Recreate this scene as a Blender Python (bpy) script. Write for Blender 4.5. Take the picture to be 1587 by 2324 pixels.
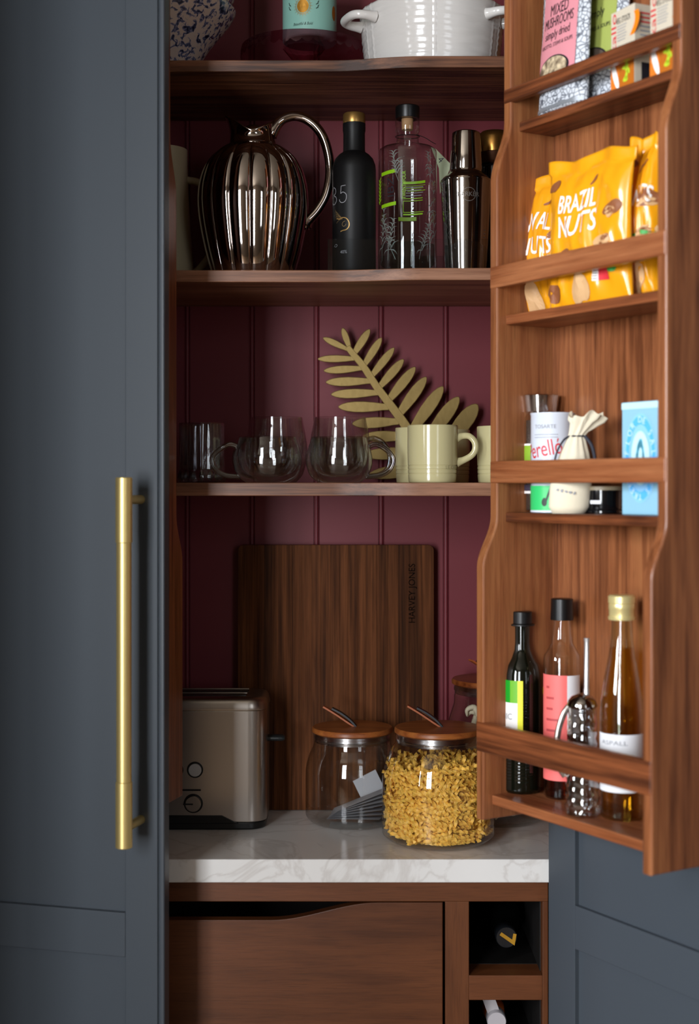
import bpy, bmesh, math, random
from mathutils import Vector, Matrix, noise
random.seed(7)
sin, cos, pi, rad = math.sin, math.cos, math.pi, math.radians
scene = bpy.context.scene
for o in list(bpy.data.objects): bpy.data.objects.remove(o)
COL = scene.collection

# ------------------------------------------------------------------ camera
EYE = 1.493
FPX = 50.0 / 36.0 * 2324.0
cam_d = bpy.data.cameras.new('camera')
cam = bpy.data.objects.new('camera', cam_d); COL.objects.link(cam)
cam.location = (0, 0, EYE); cam.rotation_euler = (pi / 2, 0, 0)
cam_d.sensor_fit = 'VERTICAL'; cam_d.sensor_height = 36.0; cam_d.lens = 50.0
cam_d.shift_y = -57.0 / 2324.0
cam_d.clip_start = 0.02
cam_d.dof.use_dof = True; cam_d.dof.focus_distance = 2.40; cam_d.dof.aperture_fstop = 2.6
scene.camera = cam

# ------------------------------------------------------------------ world, window light, exposure
world = bpy.data.worlds.new('world'); scene.world = world
world.use_nodes = True
bg = world.node_tree.nodes['Background']
bg.inputs[0].default_value = (0.62, 0.76, 1.0, 1); bg.inputs[1].default_value = 0.5
scene.view_settings.view_transform = 'Standard'
scene.view_settings.look = 'None'
scene.view_settings.gamma = 1.0
scene.view_settings.use_curve_mapping = False
scene.view_settings.exposure = -0.32

def area(name, loc, aim, sx, sy, watts, col):
    d = bpy.data.lights.new(name, 'AREA'); d.shape = 'RECTANGLE'; d.size = sx; d.size_y = sy
    d.energy = watts; d.color = col
    o = bpy.data.objects.new(name, d); COL.objects.link(o); o.location = loc
    o.rotation_euler = (Vector(aim) - Vector(loc)).to_track_quat('-Z', 'Y').to_euler()
    return o
# daylight through the two windows of the wall behind the camera
WIN = [(-2.30, -1.25, 0.40, 3.10), (1.45, 2.35, 0.9, 3.0)]
WY = -2.2
for i, (a, b, z0, z1) in enumerate(WIN):
    area('window_daylight', ((a + b) / 2, WY - 0.10, (z0 + z1) / 2), ((a + b) / 2, 0, (z0 + z1) / 2),
         b - a, z1 - z0, (300, 30)[i], (0.92, 0.96, 1.0))
# and through the tall window of the left-hand wall
LWIN = (-1.15, 0.05, 1.55, 2.85); LX = -2.9
area('window_daylight', (LX - .10, (LWIN[0] + LWIN[1]) / 2, (LWIN[2] + LWIN[3]) / 2), (0, (LWIN[0] + LWIN[1]) / 2, (LWIN[2] + LWIN[3]) / 2),
     LWIN[1] - LWIN[0], LWIN[3] - LWIN[2], 330, (0.90, 0.95, 1.0))

# ------------------------------------------------------------------ helpers
def srgb(h):
    h = h.lstrip('#'); v = [int(h[i:i + 2], 16) / 255 for i in (0, 2, 4)]
    return tuple(c / 12.92 if c <= 0.04045 else ((c + 0.055) / 1.055) ** 2.4 for c in v) + (1,)

def at(px, py, Y):
    return Vector(((px - 793.5) / FPX * Y, Y, EYE - (py - 1105) / FPX * Y))

MATS = {}
def pm(name, col, rough=0.5, metal=0.0, spec=0.5, coat=0.0, trans=0.0, ior=1.45, sheen=0.0):
    if name in MATS: return MATS[name]
    m = bpy.data.materials.new(name); m.use_nodes = True
    b = m.node_tree.nodes['Principled BSDF']
    b.inputs['Base Color'].default_value = srgb(col) if isinstance(col, str) else col
    b.inputs['Roughness'].default_value = rough; b.inputs['Metallic'].default_value = metal
    b.inputs['Specular IOR Level'].default_value = spec
    b.inputs['Coat Weight'].default_value = coat; b.inputs['Coat Roughness'].default_value = 0.08
    b.inputs['Transmission Weight'].default_value = trans; b.inputs['IOR'].default_value = ior
    if sheen: b.inputs['Sheen Weight'].default_value = sheen
    MATS[name] = m
    return m

def nd(nt, t, **kw):
    n = nt.nodes.new(t)
    for k, v in kw.items(): setattr(n, k, v)
    return n

def add_bump(m, scale, strength, stretch=(1, 1, 1), detail=3, dist=0.001):
    nt = m.node_tree; b = nt.nodes['Principled BSDF']
    tc = nd(nt, 'ShaderNodeTexCoord'); mp = nd(nt, 'ShaderNodeMapping'); mp.inputs['Scale'].default_value = stretch
    no = nd(nt, 'ShaderNodeTexNoise'); no.inputs['Scale'].default_value = scale; no.inputs['Detail'].default_value = detail
    bu = nd(nt, 'ShaderNodeBump'); bu.inputs['Strength'].default_value = strength; bu.inputs['Distance'].default_value = dist
    L = nt.links.new
    L(tc.outputs['Object'], mp.inputs['Vector']); L(mp.outputs[0], no.inputs['Vector'])
    L(no.outputs['Fac'], bu.inputs['Height']); L(bu.outputs[0], b.inputs['Normal'])
    return m

def wood(name, dark, mid, light, axis='Z', fig=1.0, rough=0.42, var=0.25, spec=0.35):
    """walnut: streaks stretched along the grain axis, large figure, fine pores; colour varies per piece"""
    if name in MATS: return MATS[name]
    m = bpy.data.materials.new(name); m.use_nodes = True; nt = m.node_tree; L = nt.links.new
    b = nt.nodes['Principled BSDF']
    b.inputs['Roughness'].default_value = rough; b.inputs['Specular IOR Level'].default_value = spec
    tc = nd(nt, 'ShaderNodeTexCoord'); oi = nd(nt, 'ShaderNodeObjectInfo')
    sc = nd(nt, 'ShaderNodeMath', operation='MULTIPLY'); sc.inputs[1].default_value = 37.0
    L(oi.outputs['Random'], sc.inputs[0])
    off = nd(nt, 'ShaderNodeVectorMath', operation='ADD')
    L(tc.outputs['Object'], off.inputs[0]); L(sc.outputs[0], off.inputs[1])
    def st(a, c):
        s = [c, c, c]; s['XYZ'.index(axis)] = a; return s
    def noisy(scale, det, dist, rgh=0.55):
        mp = nd(nt, 'ShaderNodeMapping'); mp.inputs['Scale'].default_value = scale
        no = nd(nt, 'ShaderNodeTexNoise'); no.inputs['Scale'].default_value = 1.0
        no.inputs['Detail'].default_value = det; no.inputs['Distortion'].default_value = dist
        no.inputs['Roughness'].default_value = rgh
        L(off.outputs[0], mp.inputs['Vector']); L(mp.outputs[0], no.inputs['Vector'])
        return no
    n1 = noisy(st(2.2, 22 * fig), 3.0, 0.8)
    n2 = noisy(st(4.0, 130 * fig), 4.0, 0.25)
    n3 = noisy(st(26.0, 900), 2.0, 0.0)
    mx = nd(nt, 'ShaderNodeMath', operation='MULTIPLY_ADD'); mx.inputs[1].default_value = 0.55
    L(n2.outputs['Fac'], mx.inputs[0])
    m2 = nd(nt, 'ShaderNodeMath', operation='MULTIPLY'); m2.inputs[1].default_value = 0.5
    L(n1.outputs['Fac'], m2.inputs[0]); L(m2.outputs[0], mx.inputs[2])
    vr = nd(nt, 'ShaderNodeMath', operation='MULTIPLY_ADD'); vr.inputs[1].default_value = var; vr.inputs[2].default_value = -var / 2
    L(oi.outputs['Random'], vr.inputs[0])
    ad = nd(nt, 'ShaderNodeMath', operation='ADD'); L(mx.outputs[0], ad.inputs[0]); L(vr.outputs[0], ad.inputs[1])
    cr = nd(nt, 'ShaderNodeValToRGB'); e = cr.color_ramp.elements
    e[0].position = 0.36; e[0].color = srgb(dark); e[1].position = 0.72; e[1].color = srgb(light)
    x = e.new(0.52); x.color = srgb(mid)
    L(ad.outputs[0], cr.inputs[0])
    po = nd(nt, 'ShaderNodeMapRange'); po.inputs[1].default_value = 0.28; po.inputs[2].default_value = 0.5
    po.inputs[3].default_value = 0.72; po.inputs[4].default_value = 1.0
    L(n3.outputs['Fac'], po.inputs[0])
    mu = nd(nt, 'ShaderNodeMix', data_type='RGBA', blend_type='MULTIPLY'); mu.inputs[0].default_value = 1.0
    L(cr.outputs[0], mu.inputs[6]); L(po.outputs[0], mu.inputs[7]); L(mu.outputs[2], b.inputs['Base Color'])
    bu = nd(nt, 'ShaderNodeBump'); bu.inputs['Strength'].default_value = 0.15; bu.inputs['Distance'].default_value = 0.0006
    L(n3.outputs['Fac'], bu.inputs['Height']); L(bu.outputs[0], b.inputs['Normal'])
    MATS[name] = m
    return m

def glass(name, tint='#f4f6f5', lo=0.05, hi=0.85, power=3.2, rough=0.02, refl='#ffffff', edge=0.42):
    """thin glass: light passes straight through the wall, reflection grows towards the grazing angle"""
    if name in MATS: return MATS[name]
    m = bpy.data.materials.new(name); m.use_nodes = True; nt = m.node_tree; L = nt.links.new
    nt.nodes.remove(nt.nodes['Principled BSDF']); out = nt.nodes['Material Output']
    tr = nd(nt, 'ShaderNodeBsdfTransparent'); tr.inputs[0].default_value = srgb(tint)
    gl = nd(nt, 'ShaderNodeBsdfGlossy'); gl.inputs['Roughness'].default_value = rough; gl.inputs['Color'].default_value = srgb(refl)
    lw = nd(nt, 'ShaderNodeLayerWeight'); lw.inputs[0].default_value = 0.5
    pw = nd(nt, 'ShaderNodeMath', operation='POWER'); pw.inputs[1].default_value = power
    ml = nd(nt, 'ShaderNodeMath', operation='MULTIPLY_ADD'); ml.inputs[1].default_value = hi; ml.inputs[2].default_value = lo
    mx = nd(nt, 'ShaderNodeMixShader')
    L(lw.outputs['Facing'], pw.inputs[0]); L(pw.outputs[0], ml.inputs[0]); L(ml.outputs[0], mx.inputs[0])
    # looking along the wall the light path in the glass is long: it darkens
    ep = nd(nt, 'ShaderNodeMath', operation='POWER'); ep.inputs[1].default_value = 5.0
    L(lw.outputs['Facing'], ep.inputs[0])
    tm = nd(nt, 'ShaderNodeMix', data_type='RGBA'); c = srgb(tint)
    tm.inputs[6].default_value = c; tm.inputs[7].default_value = (c[0] * edge, c[1] * edge, c[2] * edge, 1)
    L(ep.outputs[0], tm.inputs[0]); L(tm.outputs[2], tr.inputs[0])
    L(tr.outputs[0], mx.inputs[1]); L(gl.outputs[0], mx.inputs[2]); L(mx.outputs[0], out.inputs[0])
    MATS[name] = m
    return m

def link(name, me, mat, parent=None, smooth=False):
    o = bpy.data.objects.new(name, me); COL.objects.link(o)
    if mat: me.materials.append(mat)
    if smooth:
        for p in me.polygons: p.use_smooth = True
    if parent: o.parent = parent
    return o

def mesh(name, verts, faces, mat, parent=None, smooth=False):
    me = bpy.data.meshes.new(name); me.from_pydata([tuple(v) for v in verts], [], faces); me.update()
    return link(name, me, mat, parent, smooth)

def bmobj(name, bm, mat, parent=None, smooth=False, normals=True):
    if normals: bmesh.ops.recalc_face_normals(bm, faces=bm.faces)
    me = bpy.data.meshes.new(name); bm.to_mesh(me); bm.free()
    o = link(name, me, mat, parent, smooth)
    return o

def sharp(o, deg=35):
    """smooth shading with creases at hard edges"""
    me = o.data
    bm = bmesh.new(); bm.from_mesh(me)
    for e in bm.edges:
        if len(e.link_faces) == 2 and e.calc_face_angle(0) > rad(deg): e.smooth = False
    for f in bm.faces: f.smooth = True
    bm.to_mesh(me); bm.free()
    return o

def bm_box(bm, x0, x1, y0, y1, z0, z1, bev=0.0, seg=2, M=None):
    t = bmesh.new()
    bmesh.ops.create_cube(t, size=1)
    for v in t.verts:
        v.co = Vector((x0 + (v.co.x + .5) * (x1 - x0), y0 + (v.co.y + .5) * (y1 - y0), z0 + (v.co.z + .5) * (z1 - z0)))
    if bev: bmesh.ops.bevel(t, geom=t.edges[:], offset=bev, segments=seg, affect='EDGES', profile=0.5)
    if M: bmesh.ops.transform(t, matrix=M, verts=t.verts)
    me = bpy.data.meshes.new('tmp'); t.to_mesh(me); t.free(); bm.from_mesh(me); bpy.data.meshes.remove(me)

def box(name, x0, x1, y0, y1, z0, z1, mat, parent=None, bev=0.0, seg=2):
    bm = bmesh.new(); bm_box(bm, x0, x1, y0, y1, z0, z1, bev, seg)
    o = bmobj(name, bm, mat, parent)
    return o

def lathe(name, prof, mat, parent=None, seg=48, fn=None, smooth=True, deg=40):
    """prof: (r, z) pairs; fn(r, a, z) -> point lets the section swell or flute"""
    vs, fs, rows = [], [], []
    for r, z in prof:
        if r < 1e-6:
            rows.append([len(vs)]); vs.append((0, 0, z))
        else:
            row = []
            for k in range(seg):
                a = 2 * pi * k / seg
                row.append(len(vs)); vs.append(fn(r, a, z) if fn else (r * sin(a), -r * cos(a), z))
            rows.append(row)
    for A, B in zip(rows, rows[1:]):
        if len(A) == 1 and len(B) == 1: continue
        for k in range(seg):
            j = (k + 1) % seg
            if len(A) == 1: fs.append((A[0], B[j], B[k]))
            elif len(B) == 1: fs.append((A[k], A[j], B[0]))
            else: fs.append((A[k], A[j], B[j], B[k]))
    o = mesh(name, vs, fs, mat, parent)
    bm = bmesh.new(); bm.from_mesh(o.data); bmesh.ops.recalc_face_normals(bm, faces=bm.faces); bm.to_mesh(o.data); bm.free()
    if smooth: sharp(o, deg)
    return o

def spline(pts, n=8):
    """Catmull-Rom through the points"""
    P = [Vector(p) for p in pts]; P = [P[0] * 2 - P[1]] + P + [P[-1] * 2 - P[-2]]
    out = []
    for i in range(1, len(P) - 2):
        a, b, c, d = P[i - 1:i + 3]
        for k in range(n):
            t = k / n
            out.append(0.5 * ((2 * b) + (c - a) * t + (2 * a - 5 * b + 4 * c - d) * t * t + (3 * b - a - 3 * c + d) * t ** 3))
    out.append(P[-2]); return out

def bm_tube(bm, pts, r, seg=12, cap=True, flat=1.0):
    pts = [Vector(p) for p in pts]; n = len(pts); rings = []
    up = None
    for i, p in enumerate(pts):
        t = (pts[min(i + 1, n - 1)] - pts[max(i - 1, 0)]).normalized()
        if up is None:
            up = Vector((0, 0, 1)) if abs(t.z) < 0.9 else Vector((0, 1, 0))
        x = t.cross(up).normalized(); y = x.cross(t).normalized(); up = y
        rr = r(i / (n - 1)) if callable(r) else r
        rings.append([bm.verts.new(p + x * cos(2 * pi * k / seg) * rr + y * sin(2 * pi * k / seg) * rr * flat) for k in range(seg)])
    for A, B in zip(rings, rings[1:]):
        for k in range(seg):
            j = (k + 1) % seg; bm.faces.new((A[k], A[j], B[j], B[k]))
    if cap:
        bm.faces.new(rings[0]); bm.faces.new(rings[-1])

def tube(name, pts, r, mat, parent=None, seg=12, flat=1.0):
    bm = bmesh.new(); bm_tube(bm, pts, r, seg, True, flat)
    o = bmobj(name, bm, mat, parent); sharp(o, 50); return o

def prism(name, poly, d0, d1, mat, parent=None, plane='XZ', bev=0.0):
    """extrude a 2-D outline; plane XZ -> depth along y, YZ -> along x, XY -> along z"""
    def P(a, b, d): return {'XZ': (a, d, b), 'YZ': (d, a, b), 'XY': (a, b, d)}[plane]
    bm = bmesh.new()
    A = [bm.verts.new(P(a, b, d0)) for a, b in poly]; B = [bm.verts.new(P(a, b, d1)) for a, b in poly]
    n = len(poly)
    fa = bm.faces.new(A); fb = bm.faces.new(B)
    for k in range(n): bm.faces.new((A[k], A[(k + 1) % n], B[(k + 1) % n], B[k]))
    bmesh.ops.recalc_face_normals(bm, faces=bm.faces)
    if bev:
        ed = [e for e in bm.edges if (fa in e.link_faces) or (fb in e.link_faces)]
        bmesh.ops.bevel(bm, geom=ed, offset=bev, segments=2, affect='EDGES', profile=0.5)
    bmesh.ops.triangulate(bm, faces=[f for f in bm.faces if len(f.verts) > 4])
    o = bmobj(name, bm, mat, parent); sharp(o, 15); return o

def thing(name, label, cat, loc=(0, 0, 0), rz=0.0, group=None):
    o = bpy.data.objects.new(name, None); COL.objects.link(o); o.empty_display_size = 0.02
    o.location = loc; o.rotation_euler = (0, 0, rz); o['label'] = label; o['category'] = cat
    if group: o['group'] = group
    return o

def tag(o, label, cat, group=None):
    o['label'] = label; o['category'] = cat
    if group: o['group'] = group
    return o

def struct(o): o['kind'] = 'structure'; return o

def face_cam(p): return -math.atan2(p[0], p[1])

_txt = {}
def text_polys(s, sx=1.0, bold=0.0):
    d = bpy.data.curves.new('t', 'FONT'); d.body = s; d.size = 1.0; d.align_x = 'CENTER'; d.align_y = 'CENTER'
    d.resolution_u = 3; d.offset = bold
    o = bpy.data.objects.new('t', d); COL.objects.link(o)
    dg = bpy.context.evaluated_depsgraph_get(); me = o.evaluated_get(dg).to_mesh()
    vs = [(v.co.x * sx, v.co.y) for v in me.vertices]; fs = [tuple(p.vertices) for p in me.polygons]
    o.evaluated_get(dg).to_mesh_clear(); bpy.data.objects.remove(o); bpy.data.curves.remove(d)
    return vs, fs

def lettering(name, s, size, fn, mat, parent, sx=1.0, rot=0.0, ofs=(0, 0), width=None, slant=0.0, bold=0.0, fine=False):
    """flat print: text laid on a surface through fn(u, v) -> point"""
    vs, fs = text_polys(s, sx, bold)
    if width:
        w = max(v[0] for v in vs) - min(v[0] for v in vs); k = width / (w * size); vs = [(v[0] * k, v[1]) for v in vs]
    if fine:                                              # follow a creased surface
        bm = bmesh.new(); bv = [bm.verts.new((x, y, 0)) for x, y in vs]
        for f in fs:
            try: bm.faces.new([bv[i] for i in f])
            except ValueError: pass
        bmesh.ops.triangulate(bm, faces=bm.faces[:]); bmesh.ops.subdivide_edges(bm, edges=bm.edges[:], cuts=3, use_grid_fill=True)
        bm.verts.index_update(); vs = [(v.co.x, v.co.y) for v in bm.verts]; fs = [tuple(v.index for v in f.verts) for f in bm.faces]; bm.free()
    out = []
    for x, y in vs:
        x += y * slant
        x, y = x * size, y * size
        out.append(fn(ofs[0] + x * cos(rot) - y * sin(rot), ofs[1] + x * sin(rot) + y * cos(rot)))
    return mesh(name, out, fs, mat, parent)

def on_cyl(r, off=0.0004):
    return lambda u, v: ((r + off) * sin(u / r), -(r + off) * cos(u / r), v)

def patch(name, u0, u1, v0, v1, fn, mat, parent, nu=14, nv=4, smooth=True):
    vs = [fn(u0 + (u1 - u0) * i / nu, v0 + (v1 - v0) * j / nv) for j in range(nv + 1) for i in range(nu + 1)]
    fs = [(j * (nu + 1) + i, j * (nu + 1) + i + 1, (j + 1) * (nu + 1) + i + 1, (j + 1) * (nu + 1) + i) for j in range(nv) for i in range(nu)]
    return mesh(name, vs, fs, mat, parent, smooth)

def blob(name, cu, cv, ru, rv, fn, mat, parent, n=18, rot=0.0, wob=0.15, seed=0, inner=0.0):
    rnd = random.Random(seed); ph = rnd.random() * 6
    vs, fs = [], []
    for k in range(n):
        a = 2 * pi * k / n; w = 1 + wob * sin(2 * a + ph) + wob * .6 * sin(3 * a + 2 * ph)
        x, y = ru * w * cos(a), rv * w * sin(a)
        for q in (1.0, max(inner, 0.5), inner):
            vs.append(fn(cu + q * (x * cos(rot) - y * sin(rot)), cv + q * (x * sin(rot) + y * cos(rot))))
    for k in range(n):
        j = (k + 1) % n
        fs.append((3 * k, 3 * j, 3 * j + 1, 3 * k + 1)); fs.append((3 * k + 1, 3 * j + 1, 3 * j + 2, 3 * k + 2))
    return mesh(name, vs, fs, mat, parent)

# ------------------------------------------------------------------ materials
WX = wood('walnut_x', '#4c2613', '#824828', '#a26640', 'X', rough=0.38, spec=0.45)
WZ = wood('walnut_z', '#5f331a', '#8a5230', '#a56c42', 'Z', fig=0.8, rough=0.36, spec=0.5)
WSH = wood('walnut_shelf', '#3c2217', '#7d5138', '#a17257', 'X', fig=0.9)
WSTAIN = wood('stained_alder', '#4a2611', '#5e341a', '#6a3d21', 'Y', fig=0.35, rough=0.4, var=0.12)
WSTX = wood('stained_alder_x', '#4a2611', '#5d3319', '#693b20', 'X', fig=0.4, rough=0.4, var=0.12)
WSTAINZ = wood('stained_alder_z', '#4a2611', '#5e341a', '#6a3d21', 'Z', fig=0.4, rough=0.4, var=0.12)
WBOARD = wood('board_walnut', '#2a1508', '#4e2b15', '#704224', 'Z', fig=1.5, rough=0.6, var=0.14, spec=0.08)
WLID = wood('acacia_lid', '#5d2a10', '#8a4a22', '#a8642f', 'X', fig=0.7, rough=0.35)
BLUE = pm('blue_grey_paint', '#41474e', 0.34, spec=0.5); add_bump(BLUE, 260, 0.05)
BURG = pm('burgundy_paint', '#722b33', 0.45, spec=0.35)
MARBLE = pm('marble', '#d9d6d2', 0.18, spec=0.5)
BRASS = pm('brushed_brass', '#e6cd88', 0.38, metal=0.8); add_bump(BRASS, 60, 0.05, (1, 1, 40))
STEEL = pm('brushed_steel', '#b5aca4', 0.3, metal=1.0)
CHROME = pm('polished_chrome', '#b3a8a2', 0.05, metal=1.0)
SHINY = pm('polished_steel', '#b9b2ad', 0.09, metal=1.0)
BLACKP = pm('black_plastic', '#0c0c0d', 0.35)
BLACKM = pm('matt_black_glass', '#0b0b0c', 0.45, spec=0.3)
GOLDCAP = pm('gold_cap', '#b08a4e', 0.34, metal=0.85)
COPPER = pm('copper_cap', '#a87a3c', 0.25, metal=0.95)
CREAMG = pm('cream_glaze', '#cfc596', 0.14, spec=0.55, coat=0.4)
PITCH = pm('ivory_stoneware', '#b9ab8c', 0.35)
WHITEG = pm('white_glaze', '#dcd8d4', 0.14, spec=0.5, coat=0.3)
FERN = pm('antique_brass', '#8f7846', 0.42, metal=0.6); add_bump(FERN, 90, 0.25, (1, 1, 1))
PAPER = pm('white_paper', '#e6e6ea', 0.6)
YEL = pm('yellow_foil', '#e99c15', 0.24, spec=0.55, coat=0.3)
ORANGE = pm('orange_print', '#e87f14', 0.4)
BROWN = pm('nut_brown', '#8a5230', 0.5)
TAN = pm('nut_tan', '#d3a878', 0.5)
WHITEP = pm('white_print', '#f5f2ee', 0.45)
BLACKI = pm('black_print', '#1d1b22', 0.5)
GREYI = pm('grey_print', '#8d8f96', 0.5)
REDI = pm('red_print', '#d02f38', 0.5)
GREENI = pm('green_print', '#3fa046', 0.5)
LIME = pm('lime_print', '#86b80c', 0.45)
G_CLEAR = glass('clear_glass', '#fafbfa')
G_MUG = glass('mug_glass', '#fcfcfc', 0.05, 0.75, 3.0)
G_JAR = glass('jar_glass', '#fbfcfb', 0.06, 0.7, 3.4)
G_PLUM = glass('plum_glass', '#e6bcc8', 0.05, 0.6, 2.2, refl='#d0a6b2')
G_ACR = glass('acrylic', '#f8fafb', 0.018, 0.6, 3.0)
G_OIL = pm('dark_green_glass', '#0b0d07', 0.07, spec=0.6)
G_AMB = glass('amber_oil', '#f3dc92', 0.03, 0.4, 3.0, edge=.75)
G_ROSE = glass('rust_vinegar', '#b8602c', 0.03, 0.4, 3.0)

# marble veins
def veins():
    nt = MARBLE.node_tree; L = nt.links.new; b = nt.nodes['Principled BSDF']
    tc = nd(nt, 'ShaderNodeTexCoord'); mp = nd(nt, 'ShaderNodeMapping'); mp.inputs['Scale'].default_value = (3, 3, 3); mp.inputs['Rotation'].default_value = (0.4, 0.3, 0.6)
    no = nd(nt, 'ShaderNodeTexNoise'); no.inputs['Scale'].default_value = 2.2; no.inputs['Detail'].default_value = 6; no.inputs['Distortion'].default_value = 1.2
    ab = nd(nt, 'ShaderNodeMath', operation='SUBTRACT'); ab.inputs[1].default_value = 0.5
    a2 = nd(nt, 'ShaderNodeMath', operation='ABSOLUTE')
    cr = nd(nt, 'ShaderNodeValToRGB'); e = cr.color_ramp.elements
    e[0].position = 0.0; e[0].color = srgb('#cfcac6'); e[1].position = 0.035; e[1].color = srgb('#dedbd8')
    L(tc.outputs['Object'], mp.inputs[0]); L(mp.outputs[0], no.inputs[0]); L(no.outputs['Fac'], ab.inputs[0]); L(ab.outputs[0], a2.inputs[0])
    L(a2.outputs[0], cr.inputs[0]); L(cr.outputs[0], b.inputs['Base Color'])
veins()

def speckle():
    m = pm('speckled_glaze', '#cdbfb4', 0.2, coat=0.3); nt = m.node_tree; L = nt.links.new; b = nt.nodes['Principled BSDF']
    tc = nd(nt, 'ShaderNodeTexCoord')
    no = nd(nt, 'ShaderNodeTexNoise'); no.inputs['Scale'].default_value = 105; no.inputs['Detail'].default_value = 3.0; no.inputs['Distortion'].default_value = 0.7
    cr = nd(nt, 'ShaderNodeValToRGB'); cr.color_ramp.interpolation = 'LINEAR'; e = cr.color_ramp.elements
    e[0].position = 0.34; e[0].color = srgb('#1d2036'); e[1].position = 0.50; e[1].color = srgb('#cdbdb2')
    x = e.new(0.42); x.color = srgb('#555b7a'); x = e.new(0.465); x.color = srgb('#8587a0')
    L(tc.outputs['Object'], no.inputs[0]); L(no.outputs['Fac'], cr.inputs[0]); L(cr.outputs[0], b.inputs['Base Color'])
    return m
SPECK = speckle()

def scale_print(name, sc):
    m = pm(name, '#dfe3e8', 0.4); nt = m.node_tree; L = nt.links.new; b = nt.nodes['Principled BSDF']
    tc = nd(nt, 'ShaderNodeTexCoord'); vo = nd(nt, 'ShaderNodeTexVoronoi'); vo.feature = 'DISTANCE_TO_EDGE'; vo.inputs['Scale'].default_value = sc
    cr = nd(nt, 'ShaderNodeValToRGB'); e = cr.color_ramp.elements
    e[0].position = 0.03; e[0].color = srgb('#585c66'); e[1].position = 0.12; e[1].color = srgb('#c9cdd4')
    L(tc.outputs['Object'], vo.inputs['Vector']); L(vo.outputs[0], cr.inputs[0]); L(cr.outputs[0], b.inputs['Base Color'])
    return m
SCALES = scale_print('scale_print', 140)

# ------------------------------------------------------------------ the room
CREAMW = pm('warm_wall', '#6a5c4c', 0.8); OAKF = wood('oak_floor', '#5b4735', '#75604a', '#8a745c', 'Y', fig=0.3)
CEIL = pm('ceiling_paint', '#8b8172', 0.85); FRAMEW = pm('window_paint', '#3a3d42', 0.4)
RX0, RX1, RYB, RYF, RH = -2.9, 3.0, WY, 2.70, 3.45
struct(box('floor', RX0, RX1, RYB - .1, RYF + .1, -0.05, 0, OAKF))
struct(box('ceiling', RX0, RX1, RYB - .1, RYF + .1, RH, RH + .05, CEIL))
def wall_left():
    bm = bmesh.new(); a, b, z0, z1 = LWIN
    bm_box(bm, RX0 - .08, RX0, RYB - .1, a, 0, RH); bm_box(bm, RX0 - .08, RX0, b, RYF + .1, 0, RH)
    bm_box(bm, RX0 - .08, RX0, a, b, 0, z0); bm_box(bm, RX0 - .08, RX0, a, b, z1, RH)
    struct(bmobj('wall_left', bm, CREAMW))
    bm = bmesh.new(); x0, x1 = RX0 - .06, RX0 - .02
    for y0, y1, q0, q1 in ((a, a + .05, z0, z1), (b - .05, b, z0, z1), (a, b, z0, z0 + .05), (a, b, z1 - .05, z1), ((a + b) / 2 - .02, (a + b) / 2 + .02, z0, z1)):
        bm_box(bm, x0, x1, y0, y1, q0, q1)
    struct(bmobj('window_3', bm, FRAMEW))
wall_left()
struct(box('wall_right', RX1, RX1 + .1, RYB - .1, RYF + .1, 0, RH, CREAMW))
struct(box('wall_front', RX0, RX1, RYF, RYF + .1, 0, RH, CREAMW))
# the return wall that closes the alcove on the left of the pantry
struct(box('wall_return', -1.05, -0.72, 1.42, RYF, 0, RH, CREAMW))
def wall_back():
    bm = bmesh.new(); y0, y1 = WY - 0.08, WY
    xs = [RX0, WIN[0][0], WIN[0][1], WIN[1][0], WIN[1][1], RX1]
    bm_box(bm, xs[0], xs[1], y0, y1, 0, RH); bm_box(bm, xs[2], xs[3], y0, y1, 0, RH); bm_box(bm, xs[4], xs[5], y0, y1, 0, RH)
    for a, b, z0, z1 in WIN:
        bm_box(bm, a, b, y0, y1, 0, z0); bm_box(bm, a, b, y0, y1, z1, RH)
    struct(bmobj('wall_back', bm, CREAMW))
wall_back()
for i, (a, b, z0, z1) in enumerate(WIN):
    bm = bmesh.new(); y0, y1 = WY - 0.06, WY - 0.02; w = 0.05
    bm_box(bm, a, a + w, y0, y1, z0, z1); bm_box(bm, b - w, b, y0, y1, z0, z1)
    bm_box(bm, a, b, y0, y1, z0, z0 + w); bm_box(bm, a, b, y0, y1, z1 - w, z1)
    bm_box(bm, (a + b) / 2 - .02, (a + b) / 2 + .02, y0, y1, z0, z1)
    for k in (1, 2): bm_box(bm, a, b, y0, y1, z0 + (z1 - z0) * k / 3 - .015, z0 + (z1 - z0) * k / 3 + .015)
    struct(bmobj('window_%d' % (i + 1), bm, FRAMEW))

# ------------------------------------------------------------------ pantry cabinet
YB = 2.638                    # face of the back boarding
XL, XR = -0.655, 0.372        # inside faces of the carcass
cab = thing('pantry_cabinet', 'tall walnut-lined pantry cabinet with burgundy boarded back and blue-grey doors standing open', 'cabinet', (0, 0, 0))
box('side_panel', XL - .02, XL, 2.262, YB + .03, 0.1, 2.72, WZ, cab)
box('side_panel', XR, XR + .02, 2.262, YB + .03, 0.1, 2.72, WZ, cab)
box('top_panel', XL - .02, XR + .02, 2.262, YB + .03, 2.72, 2.74, WX, cab)
box('plinth', XL - .02, XR + .02, 2.29, YB, 0, 0.1, BLUE, cab)
box('face_frame_stile', 0.318, 0.43, 2.243, 2.262, 0.0, 2.74, BLUE, cab, 0.002)
box('face_frame_stile', -0.76, -0.667, 2.243, 2.262, 0.0, 2.74, BLUE, cab, 0.002)
box('face_frame_rail', -0.667, 0.318, 2.243, 2.262, 2.66, 2.74, BLUE, cab, 0.002)
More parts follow.
